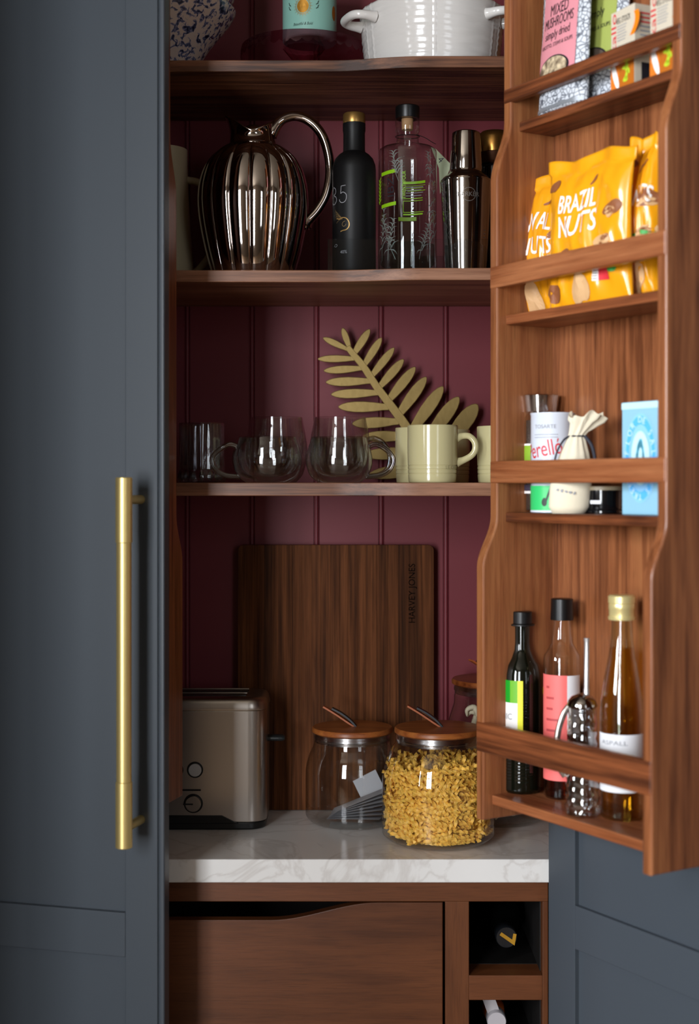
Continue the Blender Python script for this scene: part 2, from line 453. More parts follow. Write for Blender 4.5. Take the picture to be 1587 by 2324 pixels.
# tongue and groove boards, each with a bead on its right edge
gx = [-0.297 + 0.1201 * k for k in range(-3, 6)]
def plank_profile(w):
    bead = [(w - .010, .0), (w - .0092, .0035), (w - .0085, .0035)]
    for k in range(9):
        a = pi - pi * k / 8; bead.append((w - .0045 + .0036 * cos(a), .0035 - .0036 * sin(a)))
    bead += [(w - .0005, .0035), (w, .0045)]
    return [(0, .0045), (.0012, .0)] + bead + [(w, .016), (0, .016)]
for k in range(len(gx)):
    x0 = gx[k] if k else XL; x1 = gx[k + 1] if k + 1 < len(gx) else XR
    if x1 - x0 < 0.02: continue
    pr = [(x0 + a, YB + b) for a, b in plank_profile(x1 - x0)]
    prism('plank', pr, 0.93, 2.72, BURG, cab, plane='XY')
# shelves: the front edge steps back on the left through a soft ogee
def shelf_poly():
    front = [(XL + .001, 2.44), (-0.40, 2.44), (-0.36, 2.40), (-0.335, 2.345), (-0.31, 2.325), (-0.27, 2.3225), (-0.03, 2.3225)]
    for k in range(1, 12):
        t = k / 12; s = t * t * (3 - 2 * t)
        front.append((-0.03 + .145 * t, 2.3225 - .0225 * s))
    front += [(0.117, 2.2995), (XR - .001, 2.2995)]
    return front + [(XR - .001, YB - .0002), (XL + .001, YB - .0002)]
Z1, Z2, Z3 = 2.190, 1.847, 1.4998
for z, th in ((Z1, .0185), (Z2, .0195), (Z3, .0215)):
    prism('shelf', shelf_poly(), z - th, z, WSH, cab, plane='XY', bev=0.0012)
# base: rails, divider, wine cubbies, drawers
YD = 2.272
box('rail', XL, 0.3175, YD, YD + .02, .8305, .8625, WSTX, cab, .001)
box('divider', 0.153, 0.191, YD, YB, .12, .8305, WSTAINZ, cab, .001)
box('cubby_side', 0.3085, 0.3175, YD, YB, .12, .8305, WSTAINZ, cab, .001)
box('cubby_shelf', 0.191, 0.3085, YD, 2.60, .673, .7124, WSTX, cab, .001)
box('cubby_shelf', 0.191, 0.3085, YD, 2.60, .535, .5735, WSTX, cab, .001)
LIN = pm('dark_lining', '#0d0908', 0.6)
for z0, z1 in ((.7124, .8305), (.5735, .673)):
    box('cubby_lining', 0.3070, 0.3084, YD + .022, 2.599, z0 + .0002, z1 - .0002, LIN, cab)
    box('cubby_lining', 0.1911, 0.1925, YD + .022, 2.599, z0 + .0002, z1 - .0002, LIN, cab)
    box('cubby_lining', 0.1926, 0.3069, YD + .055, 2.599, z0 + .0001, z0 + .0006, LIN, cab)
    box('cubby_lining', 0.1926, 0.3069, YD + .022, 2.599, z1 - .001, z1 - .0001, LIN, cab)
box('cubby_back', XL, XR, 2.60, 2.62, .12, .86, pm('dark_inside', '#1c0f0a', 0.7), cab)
def drawer_front(z0, z1, name='drawer'):
    xa, xb = -0.600, 0.1490
    pts = [(xa, z0), (xb, z0), (xb, z1)]
    top = [(0.045, z1)]
    for k in range(1, 15):
        t = k / 14; s = t * t * (3 - 2 * t); top.append((0.045 - .17 * t, z1 - .028 * s))
    top += [(-0.33, z1 - .028)]
    for k in range(1, 15):
        t = k / 14; s = t * t * (3 - 2 * t); top.append((-0.33 - .17 * t, z1 - .028 * (1 - s)))
    pts += top + [(xa, z1)]
    d = prism(name, pts, YD, YD + .02, WSTX, cab, plane='XZ', bev=.0012)
    box('drawer_box', xa + .01, xb - .01, YD + .0205, 2.58, z0 + .01, z0 + .10, WSTAIN, d)
    return d
drawer_front(.47, .829); drawer_front(.13, .46)
box('stile', XL, -0.602, YD, YD + .02, .12, .8305, WSTAINZ, cab, .001)

wt = tag(box('worktop', XL + .002, XR - .001, 2.264, YB - .001, .8629, .900, MARBLE, None, .0015), 'white veined marble worktop inside the pantry cabinet', 'worktop')

# ------------------------------------------------------------------ doors with racks
def side_profile(s):
    def ss(t): return t * t * (3 - 2 * t)
    f = [(.150, .992), (.150, 1.372)]
    for k in range(1, 12): t = k / 12; f.append((.150 - .026 * ss(t), 1.372 + .076 * t))
    f += [(.124, 1.448), (.124, 1.956)]
    for k in range(1, 12): t = k / 12; f.append((.124 - .0262 * ss(t), 1.956 + .094 * t))
    f += [(.0978, 2.05), (.0978, 2.60)]
    return [(s * .001, .992)] + [(s * e, z) for e, z in f] + [(s * .001, 2.60)]
TIERS = [(.0978, 2.0500, 2.0785, 2.1000), (.124, 1.7534, 1.794, 1.827), (.124, 1.4544, 1.4985, 1.5320), (.150, 1.0285, 1.0945, 1.139)]
def rack(door, s, t0, t1):
    """s = -1: the rack stands on the -y face; t0..t1 is its outside width along x"""
    W = .018
    prism('rack_side', side_profile(s), t0, t0 + W, WZ, door, plane='YZ', bev=.0025)
    prism('rack_side', side_profile(s), t1 - W, t1, WZ, door, plane='YZ', bev=.0025)
    ya, yb = sorted((s * .001, s * .016))
    box('rack_back', t0 + W, t1 - W, ya, yb, .992, 2.60, WZ, door)
    for e, zs, r0, r1 in TIERS:
        ya, yb = sorted((s * .0165, s * (e - .016)))
        box('rack_shelf', t0 + W, t1 - W, ya, yb, zs - .0145, zs, WX, door, .0015)
        ya, yb = sorted((s * (e - .011), s * (e + .0015)))
        box('rack_rail', t0 + .0015, t1 - .0015, ya, yb, r0, r1, WX, door, .002)
def door_leaf(name, loc, rz, W, TH, ysign, beads):
    """leaf between y = 0 (rack face) and y = -ysign*TH... x from the hinge; stiles, rails and recessed panels"""
    y0, y1 = sorted((0.0, -ysign * TH)); q = .0085
    d = box(name, .05, W - .05, y0 + q, y1 - q, .16, 2.62, BLUE, cab)
    d.location = loc; d.rotation_euler = (0, 0, rz)
    ea = .0105
    box('stile', ea if beads else 0.0, .063, y0, y1, .12, 2.655, BLUE, d, .0012)
    box('stile', W - .063, W - (ea if beads else 0.0), y0, y1, .12, 2.655, BLUE, d, .0012)
    for z0, z1 in ((.12, .22), (.7825, .8495), (2.58, 2.655)):
        box('rail', .063, W - .063, y0, y1, z0, z1, BLUE, d, .0012)
    if beads:
        for x0 in (0, W - .009):
            box('edge_bead', x0, x0 + .009, y0, y1, .12, 2.655, BLUE, d, .003, 3)
            box('edge_core', min(x0, x0) + (.008 if x0 == 0 else -.002), x0 + (.011 if x0 == 0 else .001), y0 + .004, y1 - .004, .121, 2.654, BLUE, d)
    return d
HX, HY = 0.3133, 2.24
ROT = math.atan2(-.8526, .5225)
dR = door_leaf('door', (HX, HY, 0), ROT, .52, .022, -1, False)
rack(dR, -1, .012, .390)
LA = rad(-15)
uL = Vector((cos(LA), sin(LA), 0)); wL = Vector((-sin(LA), cos(LA), 0))
FL = Vector((-.278, 2.131, 0)); WLd = .40
dL = door_leaf('door', tuple(FL - uL * WLd + wL * .022), LA, WLd, .022, 1, True)
rack(dL, 1, .04, WLd - .038)
# long brass bar handle on the left door
def handle():
    hx, hy = WLd - .0373, -.022 - .062
    bm = bmesh.new()
    bm_tube(bm, [(hx, hy, .9665), (hx, hy, 1.506)], .0112, 32)
    h = bmobj('handle', bm, BRASS, dL); sharp(h)
    for z0, z1 in ((.9650, 1.062), (1.411, 1.507)):
        bm = bmesh.new(); bm_tube(bm, [(hx, hy, z0), (hx, hy, z0 + .001), (hx, hy, z1 - .001), (hx, hy, z1)], lambda t: .0112 if t in (0, 1) else .0123, 32)
        sharp(bmobj('sleeve', bm, BRASS, h))
    for z in (.9925, 1.474):
        bm = bmesh.new(); bm_tube(bm, [(hx, -.0222, z), (hx, hy + .004, z)], .0068, 20)
        sharp(bmobj('post', bm, BRASS, h))
handle()

# point in the right-hand rack: pixel column px at distance e from the door
dv = Vector((.5225, -.8526, 0)); nv = Vector((-.8526, -.5225, 0))
def rk(px, e, z=0.0):
    q = (px - 793.5) / FPX
    t = (q * (HY - .5225 * e) - HX + .8526 * e) / (.5225 + .8526 * q)
    p = Vector((HX, HY, 0)) + dv * t + nv * e; p.z = z
    return p
def zpx(py, Y): return EYE - (py - 1105) / FPX * Y
exec_parts = []

# ================================================================== top shelf
def bowl(label, z, sc, group=None):
    t = thing('mixing_bowl', label, 'bowl', tuple(at(366, 100, 2.455))[:2] + (z,), 0, group)
    o = [(0, .0), (.048, .0), (.052, .006), (.062, .026), (.084, .062), (.108, .092), (.122, .110), (.1285, .124)]
    i = [(.1255, .124), (.118, .109), (.104, .091), (.080, .062), (.058, .028), (.046, .008), (0, .006)]
    lathe('bowl_body', [(r * sc, h) for r, h in o + i], SPECK, t, 64)
bowl('blue and white speckled bowl at the left end of the top shelf', Z1 + .0002, 1.0, 'speckled bowls')
bowl('upper speckled bowl nested inside the bowl on the top shelf', Z1 + .026, 0.985, 'speckled bowls')

def cake_stand():
    p = at(690, 100, 2.515); t = thing('cake_stand', 'plum glass pedestal cake stand with scalloped rim under the teal tin', 'cake stand', (p.x, p.y, Z1 + .0002))
    def scal(r, a, z):
        k = abs(sin(a * 18))
        if z < .067 and r > .1: z -= .006 * k
        return (r * sin(a), -r * cos(a), z)
    lathe('plate', [(0, .078), (.102, .079), (.110, .078), (.1118, .070), (.112, .062)], G_PLUM, t, 144, scal, deg=60)
    def ribs(r, a, z): r = r * (1 + .05 * cos(a * 16)); return (r * sin(a), -r * cos(a), z)
    lathe('pedestal', [(.046, 0), (.047, .004), (.030, .010), (.0175, .022), (.016, .034), (.020, .046), (.016, .052), (.024, .062), (.036, .0770)], G_PLUM, t, 64, ribs)
cake_stand()
def teal_tin():
    p = at(703, 20, 2.49); r = .0472
    t = thing('tea_tin', 'teal cylindrical tin with golden sun emblem standing on the cake stand', 'tin', (p.x, p.y, Z1 + .0796), face_cam(p))
    lathe('tin_body', [(0, 0), (r - .002, 0), (r, .002), (r, .128), (r - .002, .13), (0, .13)], pm('teal_enamel', '#86b5a8', 0.4), t, 56)
    gold = pm('gold_print', '#b07d2c', 0.35, metal=0.6); dk = pm('dark_teal_print', '#2c3b34', 0.5)
    f = on_cyl(r); cu, cz = -.012, .050
    blob('sun_emblem', cu, cz, .0105, .0115, f, gold, t, 28, wob=0.0)
    vs, fs = [], []
    for k in range(40):
        a = 2 * pi * k / 40; L = .018 if k % 2 == 0 else .0155
        for da, q in ((-.05, .0118), (.05, .0118), (0, L)):
            vs.append(f(cu + q * cos(a + da), cz + q * 1.05 * sin(a + da)))
        fs.append((3 * k, 3 * k + 1, 3 * k + 2))
    mesh('sun_rays', vs, fs, gold, t)
    lettering('tin_lettering', 'Beautiful & Bold', .0072, f, dk, t, ofs=(-.012, .0195), slant=.3, width=.034)
    for s in (-1, 1):
        for k in range(4):
            a = cz - .003 + k * .0035
            blob('sprig', cu + s * (.025 + .002 * (k % 2)), a, .0028, .0008, f, dk, t, 8, rot=s * (.5 + .6 * (k % 2)), wob=0)
    bx = on_cyl(r)
    blob('sun_emblem', .051, .045, .006, .013, bx, gold, t, 20, wob=0)
teal_tin()
def casserole():
    p = at(981, 60, 2.43); t = thing('casserole_dish', 'white glazed round casserole dish with two side handles on the top shelf', 'dish', (p.x, p.y, Z1 + .0002), 0)
    rnd = random.Random(3)
    def relief(r, a, z):
        if r > .10 and z > .004:
            r += .0011 * noise.noise(Vector((a * 3, z * 260, 1.7))) + .0005 * sin(z * 620 + 2 * sin(a * 3))
            for rib in (-1.22, -1.05, -.02, .95, 1.13, 2.2, 2.6, 3.6, 4.0):
                d = (a - rib + pi) % (2 * pi) - pi
                r += .0014 * math.exp(-(d / .011) ** 2)
        return (r * sin(a), -r * cos(a), z)
    pr = [(0, 0), (.108, 0)] + [(.1125 + .0110 * (k / 34) ** .8, .003 + .103 * k / 34) for k in range(35)]
    pr += [(.1220, .109), (.119, .109), (.117, .105), (.108, .006), (0, .005)]
    lathe('dish_body', pr, WHITEG, t, 300, relief, deg=70)
    for nm, ang, sgn in (('handle', -1.18, -1), ('handle', 1.02, 1)):
        c = Vector((sin(ang), -cos(ang), 0)); s = Vector((cos(ang), sin(ang), 0))
        bm = bmesh.new(); z = .082
        pts = [c * .119 - s * .030 + Vector((0, 0, z)), c * .140 - s * .0305 + Vector((0, 0, z + .001)), c * .153 - s * .021 + Vector((0, 0, z + .002)), c * .156 + Vector((0, 0, z + .002)),
               c * .153 + s * .021 + Vector((0, 0, z + .002)), c * .140 + s * .0305 + Vector((0, 0, z + .001)), c * .119 + s * .030 + Vector((0, 0, z))]
        bm_tube(bm, spline(pts, 6), lambda q: .0072 + .0026 * (abs(q - .5) * 2) ** 6, 14)
        sharp(bmobj(nm, bm, WHITEG, t), 60)
casserole()

# ================================================================== second shelf
def pitcher():
    p = at(368, 500, 2.51); t = thing('milk_pitcher', 'ivory stoneware pitcher standing left of the fluted steel jug', 'pitcher', (p.x, p.y, Z2 + .0002), 0)
    lathe('pitcher_body', [(0, 0), (.056, 0), (.0575, .004), (.055, .04), (.050, .10), (.0465, .16), (.0445, .215), (.0445, .240), (.0425, .240), (.042, .21), (.05, .06), (.05, .006), (0, .005)], PITCH, t, 56)
    tube('handle', spline([(.044, 0, .187), (.066, 0, .182), (.092, 0, .160), (.101, 0, .115), (.090, 0, .065), (.070, 0, .035), (.054, 0, .020)], 8), .0065, PITCH, t, 14)
pitcher()

def jug():
    p = at(575, 480, 2.425); t = thing('insulated_jug', 'fluted polished steel vacuum jug with looped handle on the second shelf', 'jug', (p.x, p.y, Z2 + .0003), 0)
    N = 16
    def flute(r, a, z):
        k = abs(cos(a * N / 2 + pi / 2 * 0)); w = min(1, max(0, (.226 - z) / .02)) * min(1, z / .01 + .5)
        r = r * (1 - .055 * w * (1 - k ** .7)) if False else r * (1 - .05 * w * (1 - abs(sin(a * N / 2)) ** .55))
        return (r * sin(a), -r * cos(a), z)
    body = [(0, 0), (.066, 0), (.069, .003), (.0745, .018), (.082, .045), (.0885, .075), (.0935, .105), (.0955, .130), (.094, .155), (.088, .180), (.077, .201), (.062, .216), (.050, .224), (.043, .2265)]
    P = []
    for a, b in zip(body, body[1:]):
        for k in range(3): P.append((a[0] + (b[0] - a[0]) * k / 3, a[1] + (b[1] - a[1]) * k / 3))
    sm = P[:4] + [((P[i - 1][0] + P[i][0] * 2 + P[i + 1][0]) / 4, (P[i - 1][1] + P[i][1] * 2 + P[i + 1][1]) / 4) for i in range(4, len(P) - 1)] + [body[-1]]
    lathe('jug_body', sm, CHROME, t, 320, flute, deg=50)
    # neck whose rim rises to a spout on the left and sweeps up into the handle on the right
    vs, fs = [], []; n = 64; rows = 10
    def rim(a):
        l = max(0, -sin(a)); r_ = max(0, sin(a))
        return .246 + .031 * l ** 1.6 + .022 * r_ ** 1.6
    for j in range(rows + 1):
        for k in range(n):
            a = 2 * pi * k / n; q = j / rows; z = .226 + (rim(a) - .226) * q
            l = max(0, -sin(a)) ** 3
            r = .0415 - .007 * sin(q * pi * .8) * (1 - .4 * l) + .010 * l * q ** 2
            vs.append((r * sin(a), -r * cos(a) * (1 - .15 * l * q), z))
    for j in range(rows):
        for k in range(n):
            m = (k + 1) % n; fs.append((j * n + k, j * n + m, (j + 1) * n + m, (j + 1) * n + k))
    nk = mesh('neck', vs, fs, CHROME, t, True)
    s = nk.modifiers.new('thickness', 'SOLIDIFY'); s.thickness = .0016; s.offset = -1
    lathe('lid', [(0, .262), (.010, .261), (.022, .254), (.0285, .246), (.0285, .228), (0, .228)], CHROME, t, 40)
    pts = [(.030, 0, .246), (.040, 0, .262), (.054, 0, .274), (.074, 0, .278), (.098, 0, .268), (.118, 0, .244), (.129, 0, .208), (.1305, 0, .175), (.124, 0, .143), (.110, 0, .118), (.094, 0, .100), (.086, 0, .088)]
    tube('handle', spline(pts, 8), lambda q: .0092 + .0040 * math.exp(-((q) / .1) ** 2) + .006 * math.exp(-((1 - q) / .07) ** 2) - (.004 if q > .97 else 0), CHROME, t, 20, .9)
jug()

TRZ = Z2 + .0035
def black_bottle():
    p = at(804, 450, 2.405); t = thing('spirit_bottle', 'matt black spirit bottle with gold cap and thin white 35 on it', 'bottle', (p.x, p.y, TRZ), face_cam(p))
    r = .0368
    lathe('bottle_body', [(0, 0), (r - .003, 0), (r, .004), (r, .178), (r - .0008, .186), (r - .0045, .196), (.0255, .2035), (.0190, .208), (.0185, .212), (.0183, .240), (.0192, .244), (.0192, .256), (0, .256)], BLACKM, t, 64)
    lathe('cap', [(0, .2563), (.0186, .2563), (.0190, .258), (.0186, .2715), (.0175, .273), (0, .2732)], GOLDCAP, t, 48)
    w = pm('faint_white_print', '#8d8d92', 0.5); f = on_cyl(r, .0003)
    def stroke(pts, wd, nm, mt):
        P = spline([(x, y, 0) for x, y in pts], 6); vs, fs = [], []
        for i, q in enumerate(P):
            d = (P[min(i + 1, len(P) - 1)] - P[max(i - 1, 0)]).normalized(); nn = Vector((-d.y, d.x, 0)) * wd / 2
            vs += [f(q.x + nn.x, q.y + nn.y), f(q.x - nn.x, q.y - nn.y)]
        fs = [(2 * i, 2 * i + 1, 2 * i + 3, 2 * i + 2) for i in range(len(P) - 1)]
        mesh(nm, vs, fs, mt, t)
    x = -.0245; z = .116                                  # the 5
    stroke([(x + .010, z + .0295), (x + .005, z + .0292), (x + .0015, z + .029)], .0011, 'numeral', w)
    stroke([(x + .0015, z + .029), (x + .001, z + .022), (x + .0004, z + .0165)], .0011, 'numeral', w)
    stroke([(x + .0004, z + .0165), (x + .005, z + .0185), (x + .0105, z + .0150), (x + .0115, z + .009), (x + .009, z + .003), (x + .0035, z + .001), (x - .001, z + .0035), (x - .002, z + .007)], .0012, 'numeral', w)
    x = -.0445                                            # the 3, round the side
    stroke([(x - .003, z + .024), (x + .002, z + .029), (x + .008, z + .025), (x + .008, z + .019), (x + .003, z + .0155), (x + .009, z + .012), (x + .0105, z + .006), (x + .006, z + .001), (x, z + .001), (x - .004, z + .005)], .0012, 'numeral', w)
    g = pm('gold_swirl', '#a5824a', 0.4, metal=0.5)
    stroke([(-.033, .092), (-.027, .090), (-.020, .092), (-.013, .090), (-.0085, .083), (-.009, .076), (-.0135, .0715), (-.0195, .0705), (-.0245, .069)], .0016, 'swirl', g)
    stroke([(-.0155, .086), (-.019, .0845), (-.021, .081), (-.019, .0775), (-.0155, .078), (-.014, .081)], .0010, 'swirl', pm('gold_dim', '#6e5836', 0.5))
    for k in range(7):
        a = .084 + .003 * k
        stroke([(-.020, .090), (-.028 - .001 * k, .088 + .0025 * k), (-.034 - .0006 * k, a + .004 * (k % 3))], .0006, 'swirl', pm('gold_dim', '#6e5836', 0.5))
    stroke([(-.041, .046), (-.036, .049), (-.032, .047), (-.035, .0445), (-.041, .046)], .0008, 'sign', w)
    lettering('strength', '40%', .0078, f, w, t, ofs=(-.0185, .0345))
black_bottle()

def gin_bottle():
    p = at(925, 450, 2.405); t = thing('gin_bottle', 'clear glass gin bottle with lime green print and black stopper', 'bottle', (p.x, p.y, TRZ), face_cam(p))
    r = .0498
    lathe('bottle_body', [(0, .0), (r - .004, .0), (r, .004), (r, .206), (r - .001, .2105), (r - .006, .2145), (.022, .219), (.0195, .224), (.0185, .238), (.0195, .241), (.0205, .243), (.0205, .262), (.0190, .264), (.0160, .264)], G_CLEAR, t, 72)
    lathe('stopper', [(0, .2645), (.0200, .2645), (.0205, .266), (.0205, .284), (.0190, .2855), (0, .2855)], BLACKP, t, 40)
    lathe('cork', [(0, .246), (.0095, .246), (.0100, .2643), (0, .2643)], pm('cork', '#a9805a', 0.8), t, 24)
    lathe('gin', [(0, .0135), (r - .009, .0145), (r - .004, .0185), (r - .004, .050), (0, .050)], glass('gin_liquid', '#e2e6e3', .02, .25, 3.), t, 48)
    f = on_cyl(r, .0003)
    patch('green_band', -.052, -.0195, .1645, .1705, lambda u, v: f(u, v + (.0025 * (u + .0195) / .03)), LIME, t, 8, 1)
    patch('green_band', -.052, -.0195, .1105, .1165, lambda u, v: f(u, v + (.0025 * (u + .0195) / .03)), LIME, t, 8, 1)
    for i in range(14):                                   # sprig of leaves round the left side
        a = .119 + .003 * i
        blob('leaf_print', -.060 + .004 * (i % 2), a, .0045, .0013, f, LIME, t, 8, rot=(.9 if i % 2 else 2.2), wob=0)
    lettering('side_lettering', 'IBZ', .0185, f, BLACKI, t, ofs=(-.0290, .141), rot=pi / 2, width=.033)
    lettering('green_lettering', 'TWENTYFOUR', .0085, f, LIME, t, ofs=(-.0055, .143), rot=pi / 2, width=.046)
    fb = lambda u, v: ((r - .0037) * sin(pi - u / r), -(r - .0037) * cos(pi - u / r), v)   # back label, seen through the bottle
    for (u0, u1, v0, v1, mt) in ((-.008, .036, .164, .1685, LIME), (-.004, .036, .1605, .1613, LIME), (-.004, .032, .156, .1568, LIME), (0, .036, .1515, .1525, LIME), (-.008, .03, .1385, .1397, LIME), (-.008, .03, .1345, .1356, LIME),
                                 (-.008, -.0072, .115, .1345, LIME), (-.008, .032, .1150, .1160, LIME), (-.008, .030, .1105, .1130, LIME), (-.017, .017, .1005, .1070, pm('lime_dull', '#6c8f14', .5))):
        patch('back_print', u0, u1, v0, v1, fb, mt, t, 10, 1)
    for k in range(4):
        patch('back_lines', -.003, .031 - .004 * (k % 2), .1578 - .0048 * k, .1588 - .0048 * k, fb, GREYI, t, 10, 1)
    # etched stems and leaves
    et = pm('etched_print', '#6d706b', 0.6); bm = bmesh.new()
    rnd = random.Random(5)
    def line(p0, p1, w, bend=0):
        n = 6; prev = None; dx, dy = p1[0] - p0[0], p1[1] - p0[1]; L = math.hypot(dx, dy)
        for k in range(n + 1):
            q = k / n; b = bend * sin(q * pi); x = p0[0] + dx * q - dy / L * b; y = p0[1] + dy * q + dx / L * b; ww = w * (.25 + .75 * sin(pi * min(1, q + .15)))
            a = bm.verts.new(f(x - dy / L * ww, y + dx / L * ww)); c = bm.verts.new(f(x + dy / L * ww, y - dx / L * ww))
            if prev: bm.faces.new((prev[0], prev[1], c, a))
            prev = (a, c)
    for sx, sz, h, lean in ((.042, .026, .095, .004), (.058, .03, .13, -.006), (-.035, .02, .07, .012), (-.02, .02, .08, -.03), (-.05, .02, .09, .006), (.02, .02, .06, .02), (-.015, .15, .05, -.01), (.045, .15, .05, -.008)):
        line((sx, sz), (sx + lean, sz + h), .0005, .003)
        for k in range(7):
            q = .25 + .75 * k / 7
            for sg in (-1, 1):
                L = .016 * (1.1 - q * .5) * rnd.uniform(.7, 1.2)
                line((sx + lean * q, sz + h * q), (sx + lean * q + sg * L * .8, sz + h * q + L * (.7 if rnd.random() > .3 else -.5)), .0009, sg * .003)
    bmobj('etched_leaves', bm, et, t, normals=False)
    # swing tag on a black cord
    cord = [(.0205 * sin(a), -.0205 * cos(a), .2345 - .0015 * cos(a)) for a in [2 * pi * k / 24 for k in range(25)]]
    tube('cord', cord, .0006, BLACKP, t, 6)
    tube('cord', spline([(.015, -.014, .2350), (.030, -.020, .2275), (.040, -.018, .2215), (.0475, -.012, .2190)], 6), .0006, BLACKP, t, 6)
    tg = prism('swing_tag', [(.036, .226), (.0440, .223), (.0710, .196), (.0530, .150), (.0515, .146), (.0495, .190)], -.0065, -.0055, pm('tag_card', '#a9b193', 0.6), t)
    tg.location = (.004, .034, -.002); tg.rotation_euler = (0, 0, .08)
    lettering('tag_mark', '4', .016, lambda u, v: (u + .004, .0045, v), BLACKI, t, ofs=(.052, .196), rot=-.8)
gin_bottle()

def shaker():
    p = at(1058, 450, 2.395); t = thing('cocktail_shaker', 'polished steel cocktail shaker between the gin bottle and the blue bottle', 'shaker', (p.x, p.y, TRZ), face_cam(p))
    lathe('cup', [(0, 0), (.032, 0), (.0345, .002), (.036, .02), (.0395, .08), (.0425, .145), (.0432, .1535), (.0436, .1545), (.0432, .156), (.0415, .1565)], SHINY, t, 64)
    lathe('strainer_top', [(.0420, .1566), (.0425, .1580), (.0412, .1595), (.0370, .164), (.0300, .1685), (.0275, .1720), (.0272, .1745)], SHINY, t, 64)
    lathe('cap', [(.0273, .1746), (.0276, .176), (.0262, .20), (.0245, .232), (.0235, .2375), (.0205, .2395), (0, .2400)], SHINY, t, 64)
    f = on_cyl(.0420, .0006); e = pm('etched_steel', '#6e6762', .5, metal=.6)
    lettering('engraving', 'BARKER', .0105, f, e, t, ofs=(.004, .127), width=.036)
    blob('engraving_ring', .005, .127, .0115, .0115, f, e, t, 36, wob=0, inner=.92)
    bm = bmesh.new()
    for k in range(9):
        z = .058 + .006 * k
        for w, ph in ((.005, .92),):
            vs = [bm.verts.new(((.0385 + (z - .058) * .04) * sin(ph + s * .05), -(.0385 + (z - .058) * .04) * cos(ph + s * .05), z + q * .0006)) for s, q in ((-1, -1), (1, -1), (1, 1), (-1, 1))]
            bm.faces.new(vs)
    bmobj('measure_marks', bm, e, t, normals=False)
shaker()

def blue_bottle():
    p = at(1122, 450, 2.475); t = thing('spirit_bottle', 'dark navy glass bottle with domed copper cap behind the shaker', 'bottle', (p.x, p.y, TRZ), face_cam(p))
    lathe('bottle_body', [(0, 0), (.033, 0), (.0355, .003), (.0355, .193), (.0350, .1965), (.0330, .1985), (0, .199)], pm('navy_glass', '#07080f', 0.08, spec=.6), t, 56)
    lathe('collar', [(.0310, .1992), (.0335, .2005), (.0318, .2015), (.0300, .2060), (.0288, .2215), (0, .2215)], pm('bronze_collar', '#4a2a18', 0.3, metal=.6), t, 48)
    lathe('cap', [(.0270, .2216), (.0290, .2222), (.0296, .2280), (.0292, .2480), (.0272, .2550), (.0220, .2595), (.012, .2610), (0, .2612)], COPPER, t, 48)
blue_bottle()

def tray():
    x0, x1, y0, y1 = at(744, 0, 2.345).x, 0.300, 2.346, 2.520; z0, h, w = Z2 + .0002, .0545, .003
    t = thing('acrylic_tray', 'clear acrylic tray holding the bottles and shaker on the second shelf', 'tray', ((x0 + x1) / 2, (y0 + y1) / 2, z0))
    X, Y = (x1 - x0) / 2, (y1 - y0) / 2
    box('tray_base', -X, X, -Y, Y, 0, w, G_ACR, t)
    box('tray_wall', -X, X, -Y, -Y + w, w, h, G_ACR, t); box('tray_wall', -X, X, Y - w, Y, w, h, G_ACR, t)
    box('tray_wall', -X, -X + w, -Y + w, Y - w, w, h, G_ACR, t); box('tray_wall', X - w, X, -Y + w, Y - w, w, h, G_ACR, t)
tray()

# ================================================================== third shelf
ZS = Z3 + .0002
def tumbler():
    p = at(458, 1000, 2.475); t = thing('tumbler', 'ribbed clear glass tumbler with thick base at the left end of the shelf', 'glass', (p.x, p.y, ZS), .1)
    def rib(r, a, z):
        if r > .033: r = r * (1 + .022 * cos(a * 14) * min(1, max(.2, 1 - abs(z - .045) / .09)))
        return (r * sin(a), -r * cos(a), z)
    lathe('tumbler_body', [(0, .004), (.026, .003), (.034, 0), (.0405, .001), (.0425, .006), (.0420, .016), (.0395, .021), (.0392, .026), (.0394, .07), (.0398, .100), (.0392, .1035), (.0376, .1035), (.0370, .10), (.0362, .03), (.030, .0235), (0, .022)], glass('tumbler_glass', '#e6e6e8', .07, .8, 2.2), t, 112, rib)
    bm = bmesh.new()
    for k in range(14):
        a = 2 * pi * k / 14; bmesh.ops.create_icosphere(bm, subdivisions=2, radius=.0062, matrix=Matrix.Translation((.035 * sin(a), -.035 * cos(a), .012)) @ Matrix.Diagonal((.8, .8, 1.3, 1)))
    bmobj('base_facets', bm, glass('tumbler_glass', ''), t, True)
tumbler()

